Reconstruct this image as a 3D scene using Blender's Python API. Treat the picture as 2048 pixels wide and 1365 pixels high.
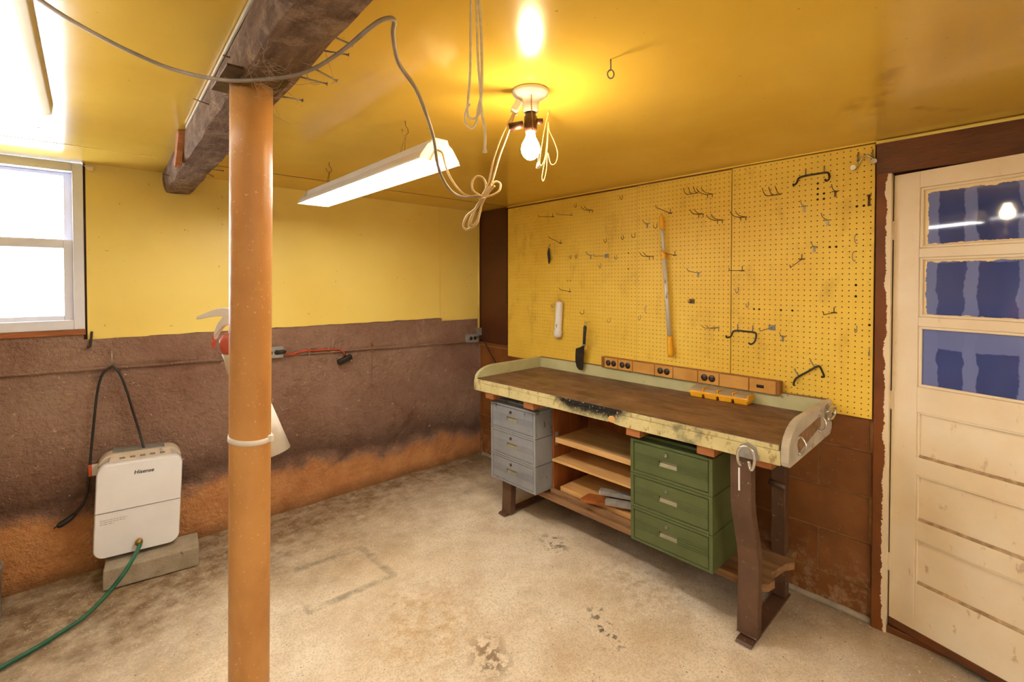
import bpy, math, random
from mathutils import Vector, Matrix, noise, Euler

for o in list(bpy.data.objects):
    bpy.data.objects.remove(o)
scene = bpy.context.scene
C = scene.collection
R = math.radians
random.seed(7)

# ---------------------------------------------------------------- camera
EYE = 1.5217
cam = bpy.data.cameras.new('camera')
cam.sensor_fit = 'HORIZONTAL'
cam.sensor_width = 36.0
cam.lens = 948.2 / 2048 * 36.0
cam.shift_y = -101.7 / 2048
cam.clip_start = 0.02
camo = bpy.data.objects.new('camera', cam)
C.objects.link(camo)
camo.location = (0, 0, EYE)
camo.rotation_euler = (math.pi / 2 - 0.0170, 0, -0.7295)
scene.camera = camo

# ---------------------------------------------------------------- world, exposure
W = bpy.data.worlds.new('overcast_sky')
scene.world = W
W.use_nodes = True
W.node_tree.nodes['Background'].inputs['Color'].default_value = (0.86, 0.93, 1.0, 1)
W.node_tree.nodes['Background'].inputs['Strength'].default_value = 9.0
scene.view_settings.view_transform = 'Standard'
scene.view_settings.look = 'None'
scene.view_settings.gamma = 1.0
scene.view_settings.use_curve_mapping = False
scene.view_settings.exposure = 1.58

BULB = 80.0        # emission of the ceiling bulbs
TUBE = 16.0         # emission of the fluorescent tubes

# ================================================================= helpers
def lin(c):
    if isinstance(c, str):
        c = tuple(int(c[i:i + 2], 16) / 255 for i in (0, 2, 4))
    return tuple((v / 12.92 if v <= 0.04045 else ((v + 0.055) / 1.055) ** 2.4) for v in c) + (1.0,)


class NT:
    """small node-tree helper"""
    def __init__(s, name):
        s.m = bpy.data.materials.new(name)
        s.m.use_nodes = True
        s.t = s.m.node_tree
        s.b = s.t.nodes['Principled BSDF']
        s._co = {}

    def n(s, typ, **kw):
        nd = s.t.nodes.new(typ)
        for k, v in kw.items():
            setattr(nd, k, v)
        return nd

    def set(s, sock, v):
        if hasattr(v, 'is_linked'):
            s.t.links.new(v, sock)
        elif v is not None:
            sock.default_value = v

    def co(s, kind='Object'):
        if kind == 'World':
            if kind not in s._co:
                s._co[kind] = s.n('ShaderNodeNewGeometry').outputs['Position']
        elif kind not in s._co:
            s._co[kind] = s.n('ShaderNodeTexCoord').outputs[kind]
        return s._co[kind]

    def mapping(s, v, scale=(1, 1, 1), loc=(0, 0, 0), rot=(0, 0, 0)):
        m = s.n('ShaderNodeMapping')
        s.set(m.inputs['Vector'], v)
        m.inputs['Scale'].default_value = scale
        m.inputs['Location'].default_value = loc
        m.inputs['Rotation'].default_value = rot
        return m.outputs[0]

    def noise(s, v, scale, detail=4, rough=0.55, dist=0.0):
        nd = s.n('ShaderNodeTexNoise')
        s.set(nd.inputs['Vector'], v)
        nd.inputs['Scale'].default_value = scale
        nd.inputs['Detail'].default_value = detail
        nd.inputs['Roughness'].default_value = rough
        nd.inputs['Distortion'].default_value = dist
        return nd.outputs['Fac']

    def vor(s, v, scale, feature='F1'):
        nd = s.n('ShaderNodeTexVoronoi', feature=feature)
        s.set(nd.inputs['Vector'], v)
        nd.inputs['Scale'].default_value = scale
        return nd.outputs['Distance']

    def ramp(s, v, lo, hi, a=0.0, b=1.0):
        nd = s.n('ShaderNodeMapRange', clamp=True)
        s.set(nd.inputs[0], v)
        for i, x in enumerate((lo, hi, a, b)):
            nd.inputs[i + 1].default_value = x
        return nd.outputs[0]

    def math(s, op, a, b=None):
        nd = s.n('ShaderNodeMath', operation=op)
        s.set(nd.inputs[0], a)
        if b is not None:
            s.set(nd.inputs[1], b)
        return nd.outputs[0]

    def mix(s, f, a, b, blend='MIX'):
        nd = s.n('ShaderNodeMix', data_type='RGBA', blend_type=blend)
        s.set(nd.inputs[0], f)
        for k, v in ((6, a), (7, b)):
            s.set(nd.inputs[k], lin(v) if isinstance(v, (str,)) else v)
        return nd.outputs[2]

    def xyz(s, v):
        nd = s.n('ShaderNodeSeparateXYZ')
        s.set(nd.inputs[0], v)
        return nd.outputs

    def bump(s, h, strength=0.3, dist=0.01):
        nd = s.n('ShaderNodeBump')
        nd.inputs['Strength'].default_value = strength
        nd.inputs['Distance'].default_value = dist
        s.set(nd.inputs['Height'], h)
        s.t.links.new(nd.outputs[0], s.b.inputs['Normal'])

    def fin(s, col, rough=0.6, metal=0.0, spec=0.5):
        s.set(s.b.inputs['Base Color'], lin(col) if isinstance(col, str) else col)
        s.set(s.b.inputs['Roughness'], rough)
        s.b.inputs['Metallic'].default_value = metal
        s.b.inputs['Specular IOR Level'].default_value = spec
        return s.m

    def seg(s, x, y, a, b, w0, w1):
        """mask of a stroke from a to b (world metres): 1 inside w0, 0 outside w1"""
        ax, ay = a
        dx, dy = b[0] - ax, b[1] - ay
        l2 = dx * dx + dy * dy + 1e-9
        px = s.math('SUBTRACT', x, ax)
        py = s.math('SUBTRACT', y, ay)
        t = s.math('DIVIDE', s.math('ADD', s.math('MULTIPLY', px, dx), s.math('MULTIPLY', py, dy)), l2)
        t = s.ramp(t, 0, 1)
        ex = s.math('SUBTRACT', px, s.math('MULTIPLY', t, dx))
        ey = s.math('SUBTRACT', py, s.math('MULTIPLY', t, dy))
        d = s.math('SQRT', s.math('ADD', s.math('MULTIPLY', ex, ex), s.math('MULTIPLY', ey, ey)))
        return s.ramp(d, w0, w1, 1, 0)


def pmat(name, c1, c2=None, scale=8.0, rough=0.6, metal=0.0, bump=0.0, bscale=60.0, spots=None,
         sscale=20.0, sth=0.64, stretch=(1, 1, 1), co='Object', spec=0.5, fade=0.05):
    t = NT(name)
    v = t.mapping(t.co(co), stretch)
    col = lin(c1)
    if c2:
        col = t.mix(t.ramp(t.noise(v, scale), 0.35, 0.68), c1, c2)
    if spots:
        col = t.mix(t.ramp(t.noise(v, sscale, 6, 0.65), sth, sth + fade), col, spots)
    if bump:
        t.bump(t.noise(v, bscale, 5), bump)
    return t.fin(col, rough, metal, spec)


def emis(name, col, strength):
    t = NT(name)
    t.b.inputs['Base Color'].default_value = (0.9, 0.9, 0.9, 1)
    t.b.inputs['Emission Color'].default_value = col + (1,)
    t.b.inputs['Emission Strength'].default_value = strength
    return t.m


class MB:
    """collects shapes, builds one mesh object"""
    def __init__(s):
        s.v, s.f, s.sm = [], [], []

    def add(s, vs, fs, smooth=False):
        o = len(s.v)
        s.v += [tuple(x) for x in vs]
        s.f += [tuple(i + o for i in f) for f in fs]
        s.sm += [smooth] * len(fs)
        return s

    def box(s, x0, x1, y0, y1, z0, z1, M=None):
        vs = [Vector((x, y, z)) for z in (z0, z1) for y in (y0, y1) for x in (x0, x1)]
        if M:
            vs = [M @ p for p in vs]
        return s.add(vs, [(0, 2, 3, 1), (4, 5, 7, 6), (0, 1, 5, 4), (2, 6, 7, 3), (0, 4, 6, 2), (1, 3, 7, 5)])

    def hexa(s, p):
        """8 corners in box order (x fastest, then y, then z)"""
        return s.add(p, [(0, 2, 3, 1), (4, 5, 7, 6), (0, 1, 5, 4), (2, 6, 7, 3), (0, 4, 6, 2), (1, 3, 7, 5)])

    def prism(s, poly, a0, a1, axis='y', M=None, smooth=False):
        """poly in the two other axes (cyclic order x,y,z without axis)"""
        def P(u, w, a):
            p = {'x': (a, u, w), 'y': (u, a, w), 'z': (u, w, a)}[axis]
            return M @ Vector(p) if M else Vector(p)
        n = len(poly)
        vs = [P(u, w, a0) for u, w in poly] + [P(u, w, a1) for u, w in poly]
        s.add(vs, [tuple(range(n))[::-1], tuple(range(n, 2 * n))])
        o = len(s.v) - 2 * n
        for i in range(n):
            j = (i + 1) % n
            s.f.append((o + i, o + j, o + n + j, o + n + i))
            s.sm.append(smooth)
        return s

    def tube(s, pts, r, n=8, closed=False, cap=True, flat=1.0):
        pts = [Vector(p) for p in pts]
        m = len(pts)
        rs = r if isinstance(r, (list, tuple)) else [r] * m
        tang = []
        for i in range(m):
            if closed:
                t = pts[(i + 1) % m] - pts[i - 1]
            else:
                t = pts[min(i + 1, m - 1)] - pts[max(i - 1, 0)]
            tang.append(t.normalized() if t.length > 1e-9 else Vector((0, 0, 1)))
        up = Vector((0, 0, 1)) if abs(tang[0].z) < 0.9 else Vector((1, 0, 0))
        u = tang[0].cross(up).normalized()
        vs = []
        for i in range(m):
            u = (u - tang[i] * u.dot(tang[i]))
            u = u.normalized() if u.length > 1e-6 else tang[i].orthogonal().normalized()
            w = tang[i].cross(u)
            for k in range(n):
                a = 2 * math.pi * k / n
                vs.append(pts[i] + u * math.cos(a) * rs[i] + w * math.sin(a) * rs[i] * flat)
        fs = []
        for i in range(m if closed else m - 1):
            a, b = i * n, ((i + 1) % m) * n
            for k in range(n):
                l = (k + 1) % n
                fs.append((a + k, a + l, b + l, b + k))
        s.add(vs, fs, True)
        if cap and not closed:
            o = len(s.v) - len(vs)
            s.f.append(tuple(o + k for k in range(n))[::-1]); s.sm.append(False)
            s.f.append(tuple(o + (m - 1) * n + k for k in range(n))); s.sm.append(False)
        return s

    def cyl(s, a, b, r0, r1=None, n=20):
        return s.tube([a, b], [r0, r0 if r1 is None else r1], n)

    def lathe(s, prof, origin=(0, 0, 0), n=24, M=None, smooth=True):
        """prof: list of (r, h) along local z"""
        vs, fs = [], []
        for r, h in prof:
            for k in range(n):
                a = 2 * math.pi * k / n
                p = Vector((r * math.cos(a), r * math.sin(a), h))
                p = (M @ p) if M else p
                vs.append(p + Vector(origin))
        for i in range(len(prof) - 1):
            for k in range(n):
                l = (k + 1) % n
                fs.append((i * n + k, i * n + l, (i + 1) * n + l, (i + 1) * n + k))
        s.add(vs, fs, smooth)
        o = len(s.v) - len(vs)
        if prof[0][0] > 1e-5:
            s.f.append(tuple(o + k for k in range(n))[::-1]); s.sm.append(False)
        if prof[-1][0] > 1e-5:
            s.f.append(tuple(o + (len(prof) - 1) * n + k for k in range(n))); s.sm.append(False)
        return s

    def mesh(s, name, mat=None):
        me = bpy.data.meshes.new(name)
        me.from_pydata(s.v, [], s.f)
        me.polygons.foreach_set('use_smooth', s.sm)
        if mat:
            me.materials.append(mat)
        me.update()
        return me

    def build(s, name, mat, parent=None, bevel=0.0, seg=2):
        o = bpy.data.objects.new(name, s.mesh(name, mat))
        C.objects.link(o)
        if parent:
            o.parent = parent
        if bevel:
            b = o.modifiers.new('bevel', 'BEVEL')
            b.width = bevel
            b.segments = seg
            b.limit_method = 'ANGLE'
            b.angle_limit = R(40)
        return o


def tag(o, label, cat, group=None):
    o['label'] = label
    o['category'] = cat
    if group:
        o['group'] = group
    return o


def struct(o, label=None):
    o['kind'] = 'structure'
    if label:
        o['label'] = label
    return o


def thing(name, label, cat, loc=(0, 0, 0), rot=(0, 0, 0), group=None):
    o = bpy.data.objects.new(name, None)
    C.objects.link(o)
    o.empty_display_size = 0.05
    o.location = loc
    o.rotation_euler = rot
    return tag(o, label, cat, group)


def obj_copy(name, me, parent=None, loc=None):
    o = bpy.data.objects.new(name, me)
    C.objects.link(o)
    if parent:
        o.parent = parent
    if loc is not None:
        o.location = loc
    return o


def spline(pts, k=6):
    """Catmull-Rom through the points"""
    P = [Vector(p) for p in pts]
    P = [P[0] * 2 - P[1]] + P + [P[-1] * 2 - P[-2]]
    out = []
    for i in range(1, len(P) - 2):
        a, b, c, d = P[i - 1:i + 3]
        for j in range(k):
            t = j / k
            out.append(0.5 * ((2 * b) + (c - a) * t + (2 * a - 5 * b + 4 * c - d) * t * t + (3 * b - a - 3 * c + d) * t ** 3))
    out.append(P[-2])
    return out


def arc(cx, cy, r, a0, a1, n=8):
    return [(cx + r * math.cos(R(a0 + (a1 - a0) * i / n)), cy + r * math.sin(R(a0 + (a1 - a0) * i / n))) for i in range(n + 1)]


def rrect(x0, x1, y0, y1, r, n=6):
    return (arc(x1 - r, y1 - r, r, 0, 90, n) + arc(x0 + r, y1 - r, r, 90, 180, n)
            + arc(x0 + r, y0 + r, r, 180, 270, n) + arc(x1 - r, y0 + r, r, 270, 360, n))


def text_mesh(body, size, extrude, shear=0.0, bold=0.0):
    cu = bpy.data.curves.new('lettering', 'FONT')
    cu.body = body
    cu.size = size
    cu.extrude = extrude
    cu.shear = shear
    cu.offset = bold
    cu.align_x = 'CENTER'
    cu.align_y = 'CENTER'
    o = bpy.data.objects.new('lettering_tmp', cu)
    C.objects.link(o)
    dg = bpy.context.evaluated_depsgraph_get()
    me = bpy.data.meshes.new_from_object(o.evaluated_get(dg))
    bpy.data.objects.remove(o)
    return me


# ================================================================= materials
def m_floor():
    t = NT('worn_concrete_floor')
    p = t.co('World')
    x, y, z = t.xyz(p)
    big = t.ramp(t.noise(p, 1.3, 5, 0.6), 0.38, 0.68)
    med = t.ramp(t.noise(p, 5.0, 6, 0.65), 0.42, 0.66)
    col = t.mix(big, 'f2e7d2', 'e0cdae')
    col = t.mix(t.math('MULTIPLY', med, 0.36), col, 'a98a60')
    # damp, dirty margin along the back wall
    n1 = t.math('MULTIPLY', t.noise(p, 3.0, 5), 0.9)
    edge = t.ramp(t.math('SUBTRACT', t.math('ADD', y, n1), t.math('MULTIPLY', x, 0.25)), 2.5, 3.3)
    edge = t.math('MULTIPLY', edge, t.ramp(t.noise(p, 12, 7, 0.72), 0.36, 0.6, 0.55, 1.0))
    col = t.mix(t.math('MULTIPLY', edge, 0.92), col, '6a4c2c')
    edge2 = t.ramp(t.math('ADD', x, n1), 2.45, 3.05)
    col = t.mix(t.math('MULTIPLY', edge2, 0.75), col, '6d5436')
    # pale scale deposits
    dep = t.math('MULTIPLY', t.ramp(t.noise(p, 9, 8, 0.7), 0.57, 0.62), t.ramp(t.noise(p, 1.6, 2), 0.45, 0.6))
    col = t.mix(t.math('MULTIPLY', dep, 0.35), col, 'e6d8c0')
    # outline left by a former machine
    segs = [((.806, 2.615), (1.151, 2.587), .008, .035), ((1.151, 2.587), (1.163, 2.228), .012, .03),
            ((1.163, 2.228), (.753, 2.238), .012, .03), ((.753, 2.238), (.755, 2.314), .014, .03)]
    nn = t.ramp(t.noise(p, 14, 4), 0.34, 0.62)
    acc = None
    for a, b, w0, w1 in segs:
        m = t.seg(x, y, a, b, w0, w1)
        acc = m if acc is None else t.math('MAXIMUM', acc, m)
    col = t.mix(t.math('MULTIPLY', t.math('MULTIPLY', acc, nn), 0.62), col, '6f6650')
    # oil spots
    for (c, w0, w1, cc, th) in (((1.997, 1.845), .02, .09, '5f4c22', .5), ((1.702, 1.273), .01, .10, '33291c', .57),
                                ((1.643, 1.192), .01, .08, '33291c', .55), ((1.187, 1.451), .02, .10, '6b4d30', .47),
                                ((1.1, 1.8), .1, .4, 'c9a878', .44), ((2.1, 1.3), .05, .4, 'b89c74', .46)):
        m = t.seg(x, y, c, (c[0] + .03, c[1] + .07), w0, w1)
        s_ = t.ramp(t.noise(p, 22, 5), th, th + (.22 if w1 > .3 else .06))
        col = t.mix(t.math('MULTIPLY', t.math('MULTIPLY', m, s_), 0.8), col, cc)
    # fine speckle: aggregate and rust chips
    sp = t.ramp(t.vor(p, 42), 0.11, 0.17, 1, 0)
    pick = t.ramp(t.noise(p, 19, 3), 0.54, 0.58)
    col = t.mix(t.math('MULTIPLY', t.math('MULTIPLY', sp, pick), 0.75), col, '4d331f')
    fine = t.ramp(t.noise(p, 130, 3, 0.7), 0.45, 0.66)
    col = t.mix(t.math('MULTIPLY', fine, 0.45), col, '95805e')
    pale = t.ramp(t.noise(p, 95, 3, 0.7), 0.62, 0.68)
    col = t.mix(t.math('MULTIPLY', pale, 0.6), col, 'f6ecd8')
    h = t.math('ADD', t.math('MULTIPLY', t.noise(p, 90, 5, 0.7), 0.5), t.noise(p, 7, 4))
    t.bump(h, 0.35, 0.012)
    return t.fin(col, t.ramp(t.noise(p, 3), 0.3, 0.7, 0.55, 0.85), 0, 0.35)


def m_backwall():
    t = NT('brown_painted_parging')
    p = t.co('World')
    x, y, z = t.xyz(p)
    n1 = t.ramp(t.noise(p, 2.2, 5, 0.6), 0.35, 0.68)
    col = t.mix(n1, '8f6b58', 'a98a77')
    col = t.mix(t.math('MULTIPLY', t.ramp(t.noise(p, 18, 6, 0.7), 0.5, 0.7), 0.35), col, '4a2a1b')
    # raw orange foot of the wall where the paint stops; its top climbs to the left
    hgt = t.math('ADD', z, t.math('MULTIPLY', t.noise(p, 3.4, 6, 0.6), 0.34))
    hgt = t.math('ADD', hgt, t.math('MULTIPLY', x, 0.055))
    dark = t.math('MULTIPLY', t.ramp(hgt, 0.50, 0.58), t.ramp(hgt, 0.60, 0.78, 1, 0))
    col = t.mix(t.math('MULTIPLY', dark, 0.65), col, '42271a')
    raw = t.ramp(hgt, 0.46, 0.53, 1, 0)
    org = t.mix(t.ramp(t.noise(p, 6, 5, 0.65), 0.4, 0.65), 'dea066', 'c98752')
    col = t.mix(raw, col, org)
    # damp line at the floor
    low = t.ramp(t.math('ADD', z, t.math('MULTIPLY', t.noise(p, 7, 4), 0.10)), 0.05, 0.13, 1, 0)
    col = t.mix(t.math('MULTIPLY', low, 0.6), col, '5d4027')
    # chips and scuffs
    ch = t.ramp(t.noise(p, 42, 4, 0.6), 0.665, 0.70)
    col = t.mix(t.math('MULTIPLY', ch, 0.7), col, 'd8c2a0')
    t.bump(t.math('ADD', t.noise(p, 46, 5, 0.65), t.math('MULTIPLY', t.noise(p, 14, 4), 0.9)), 0.85, 0.03)
    return t.fin(col, 0.62, 0, 0.4)


def m_ceiling():
    t = NT('glossy_yellow_ceiling_paint')
    p = t.co('World')
    x, y, z = t.xyz(p)
    col = t.mix(t.ramp(t.noise(p, 1.8, 4), 0.35, 0.7), 'dfba50', 'd6ae42')
    acc = None
    for a, b, w0, w1 in (((1.75, .30), (2.15, .42), .004, .04), ((1.95, .42), (2.12, .50), .01, .05), ((2.2, .3), (2.36, .2), .004, .03)):
        m = t.seg(x, y, a, b, w0, w1)
        acc = m if acc is None else t.math('MAXIMUM', acc, m)
    acc = t.math('MULTIPLY', acc, t.ramp(t.noise(p, 9, 4), 0.42, 0.62))
    col = t.mix(t.math('MULTIPLY', acc, 0.32), col, '6b4a18')
    sp = t.ramp(t.noise(p, 45, 2), 0.74, 0.77)
    col = t.mix(t.math('MULTIPLY', sp, 0.5), col, '8a6520')
    t.bump(t.math('ADD', t.noise(p, 2.0, 3), t.math('MULTIPLY', t.noise(p, 60, 3), 0.03)), 0.10, 0.03)
    return t.fin(col, 0.17, 0, 0.55)


def m_yellow_panel():
    t = NT('yellow_painted_board')
    p = t.co('World')
    col = t.mix(t.ramp(t.noise(p, 1.6, 3), 0.35, 0.7), 'eed573', 'e8cb66')
    sp = t.ramp(t.noise(p, 30, 3), 0.72, 0.75)
    col = t.mix(t.math('MULTIPLY', sp, 0.5), col, '8f6a26')
    t.bump(t.noise(p, 40, 3), 0.04)
    return t.fin(col, 0.42, 0, 0.4)


def m_pegboard():
    t = NT('yellow_pegboard_paint')
    p = t.co('World')
    x, y, z = t.xyz(p)
    col = t.mix(t.ramp(t.noise(p, 2.2, 4), 0.35, 0.7), 'eeca50', 'e4bb40')
    v = t.mapping(p, (1, 1, 0.5))
    st = t.ramp(t.noise(v, 7, 7, 0.7), 0.54, 0.74)
    col = t.mix(t.math('MULTIPLY', st, 0.55), col, 'b58a30')
    sc = t.ramp(t.noise(t.mapping(p, (1, 1, 6)), 16, 5, 0.7), 0.68, 0.72)
    col = t.mix(t.math('MULTIPLY', sc, 0.55), col, '6a4a18')
    return t.fin(col, 0.5, 0, 0.4)


def m_brownblock():
    t = NT('brown_painted_block')
    p = t.co('World')
    x, y, z = t.xyz(p)
    col = t.mix(t.ramp(t.noise(p, 5, 5), 0.35, 0.7), '8a5424', '70411a')
    sp = t.ramp(t.noise(p, 55, 4, 0.6), 0.66, 0.70)
    col = t.mix(t.math('MULTIPLY', sp, 0.6), col, 'a88158')
    low = t.math('MULTIPLY', t.ramp(z, 0.05, 0.32, 1, 0), t.ramp(t.noise(p, 26, 6, 0.75), 0.48, 0.62))
    col = t.mix(t.math('MULTIPLY', low, 0.6), col, 'b79a78')
    t.bump(t.noise(p, 110, 4, 0.7), 0.35, 0.006)
    return t.fin(col, 0.5, 0, 0.45)


def m_door():
    t = NT('scuffed_cream_paint')
    p = t.co('World')
    x, y, z = t.xyz(p)
    col = t.mix(t.ramp(t.noise(p, 4, 4), 0.35, 0.7), 'ecdcc0', 'e2cda9')
    v = t.mapping(p, (1, 1, 0.45))
    sc = t.ramp(t.noise(v, 24, 5, 0.65), 0.63, 0.70)
    low = t.ramp(z, 0.1, 1.2, 1.0, 0.25)
    col = t.mix(t.math('MULTIPLY', t.math('MULTIPLY', sc, low), 0.7), col, 'a5804f')
    t.bump(t.noise(p, 60, 3), 0.06)
    return t.fin(col, 0.45, 0, 0.4)


def m_jamb():
    """brown casing with ragged cream paint along the door side (local y = across, metres)"""
    t = NT('brown_casing_with_cream_paint_edge')
    p = t.co('World')
    x, y, z = t.xyz(p)
    col = t.mix(t.ramp(t.noise(p, 6, 4), 0.35, 0.7), '7d4518', '653510')
    n1 = t.math('MULTIPLY', t.noise(t.mapping(p, (1, 1, 0.8)), 13, 5, 0.7), 0.042)
    n2 = t.math('MULTIPLY', t.noise(t.mapping(p, (1, 1, 3)), 40, 2, 0.7), 0.012)
    e = t.math('ADD', t.math('ADD', y, n1), n2)
    m = t.math('MULTIPLY', t.ramp(e, 0.4775, 0.479, 1, 0), t.ramp(z, 1.985, 1.99, 1, 0))
    col = t.mix(m, col, 'e6d3b2')
    return t.fin(col, 0.5, 0, 0.4)


def m_apron():
    """cream-green paint, worn, with a blackened stretch (object coords: x along bench, z height)"""
    t = NT('worn_cream_green_paint')
    p = t.co('Object')
    x, y, z = t.xyz(p)
    col = t.mix(t.ramp(t.noise(p, 6, 5), 0.35, 0.7), 'd4c892', 'bcae7c')
    wear = t.ramp(t.noise(t.mapping(p, (1, 1, .6)), 24, 7, 0.75), 0.54, 0.62)
    col = t.mix(t.math('MULTIPLY', wear, 0.72), col, '86683c')
    fine = t.ramp(t.noise(p, 90, 5, 0.7), 0.60, 0.66)
    col = t.mix(t.math('MULTIPLY', fine, 0.55), col, '5d4a2a')
    g = t.math('MULTIPLY', t.ramp(x, 0.52, 0.84), t.ramp(x, 1.12, 1.32, 1, 0))
    zz = t.ramp(z, 0.79, 0.868)
    blk = t.math('ADD', t.math('MULTIPLY', g, t.math('ADD', 0.30, t.math('MULTIPLY', zz, 0.36))), t.math('MULTIPLY', t.noise(p, 40, 6, 0.75), 0.42))
    col = t.mix(t.ramp(blk, 0.52, 0.74), col, '1d1a14')
    spk = t.math('MULTIPLY', t.ramp(t.noise(p, 75, 3), 0.66, 0.69), g)
    col = t.mix(t.math('MULTIPLY', spk, 0.9), col, 'd8c49a')
    g2 = t.math('MULTIPLY', t.ramp(x, 1.28, 1.45), t.ramp(x, 1.55, 1.70, 1, 0))
    s2 = t.ramp(t.math('ADD', t.math('MULTIPLY', g2, 0.4), t.noise(p, 12, 5)), 0.86, 1.02)
    col = t.mix(t.math('MULTIPLY', s2, 0.6), col, '2f3a35')
    t.bump(t.noise(p, 70, 4), 0.15)
    return t.fin(col, 0.6, 0, 0.3)


def m_endboard():
    t = NT('worn_grey_white_paint_on_wood')
    p = t.co('Object')
    col = t.mix(t.ramp(t.noise(p, 7, 5), 0.38, 0.62), 'c3b9a6', 'ada28e')
    wear = t.ramp(t.noise(p, 17, 6, 0.7), 0.58, 0.66)
    col = t.mix(t.math('MULTIPLY', wear, 0.75), col, '7d5d43')
    t.bump(t.noise(p, 60, 4), 0.15)
    return t.fin(col, 0.6, 0, 0.3)


def m_wood(name, c1, c2, ax='x', scale=3.0, stretch=14, rough=0.6, rings=4.0):
    t = NT(name)
    sc = {'x': (1, stretch, stretch), 'y': (stretch, 1, stretch), 'z': (stretch, stretch, 1)}[ax]
    v = t.mapping(t.co('Object'), sc)
    f = t.noise(v, scale, 5, 0.6, 0.6)
    col = t.mix(t.ramp(f, 0.35, 0.68), c1, c2)
    t.bump(f, 0.08)
    return t.fin(col, rough, 0, 0.35)


def m_beam():
    t = NT('old_rough_beam_wood')
    p = t.co('World')
    v = t.mapping(p, (6, 1, 6))
    col = t.mix(t.ramp(t.noise(v, 5, 6, 0.65), 0.35, 0.68), '876a50', '5e4633')
    d = t.ramp(t.noise(p, 11, 6, 0.7), 0.50, 0.64)
    col = t.mix(t.math('MULTIPLY', d, 0.6), col, 'ad9070')
    d2 = t.ramp(t.noise(p, 60, 5, 0.7), 0.62, 0.68)
    col = t.mix(t.math('MULTIPLY', d2, 0.5), col, 'b09678')
    t.bump(t.math('ADD', t.noise(v, 9, 6, 0.7), t.noise(p, 70, 4)), 0.7, 0.02)
    return t.fin(col, 0.85, 0, 0.25)


def m_post():
    t = NT('orange_brown_painted_post')
    p = t.co('World')
    v = t.mapping(p, (1, 1, 0.5))
    col = t.mix(t.ramp(t.noise(v, 4, 4), 0.35, 0.7), 'd29c5a', 'b47a40')
    d = t.ramp(t.noise(p, 130, 4, 0.6), 0.655, 0.68)
    col = t.mix(t.math('MULTIPLY', d, 0.7), col, 'e8c89a')
    d = t.ramp(t.noise(v, 9, 5, 0.6), 0.55, 0.75)
    col = t.mix(t.math('MULTIPLY', d, 0.4), col, 'a0662f')
    t.bump(t.noise(p, 45, 4), 0.14)
    return t.fin(col, 0.42, 0, 0.45)


def m_benchtop():
    t = NT('stained_brown_hardboard')
    p = t.co('Object')
    v = t.mapping(p, (1, 3.5, 1))
    col = t.mix(t.ramp(t.noise(v, 4, 5, 0.6), 0.36, 0.66), '74543c', '523722')
    d = t.ramp(t.noise(t.mapping(p, (1, 2.5, 1)), 7, 8, 0.78), 0.46, 0.62)
    col = t.mix(t.math('MULTIPLY', d, 0.5), col, '937556')
    d3 = t.ramp(t.noise(p, 48, 4, 0.7), 0.62, 0.68)
    col = t.mix(t.math('MULTIPLY', d3, 0.5), col, '382415')
    sc = t.ramp(t.noise(t.mapping(p, (3, 14, 1), rot=(0, 0, .5)), 9, 3, 0.6), 0.73, 0.75)
    col = t.mix(t.math('MULTIPLY', sc, 0.5), col, 'b89468')
    t.bump(t.noise(p, 40, 4), 0.08)
    return t.fin(col, t.ramp(t.noise(p, 5), 0.3, 0.7, 0.38, 0.62), 0, 0.4)


def m_cabinet(name, c1, c2, chip, chipth, spot2=None):
    t = NT(name)
    p = t.co('Object')
    col = t.mix(t.ramp(t.noise(p, 6, 4), 0.35, 0.7), c1, c2)
    d = t.ramp(t.noise(p, 26, 6, 0.7), chipth, chipth + 0.03)
    col = t.mix(t.math('MULTIPLY', d, 0.8), col, chip)
    if spot2:
        d = t.ramp(t.noise(t.mapping(p, (1, 1, 2.2)), 12, 5, 0.65), 0.70, 0.72)
        col = t.mix(t.math('MULTIPLY', d, 0.85), col, spot2)
    return t.fin(col, 0.42, 0, 0.45)


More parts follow.
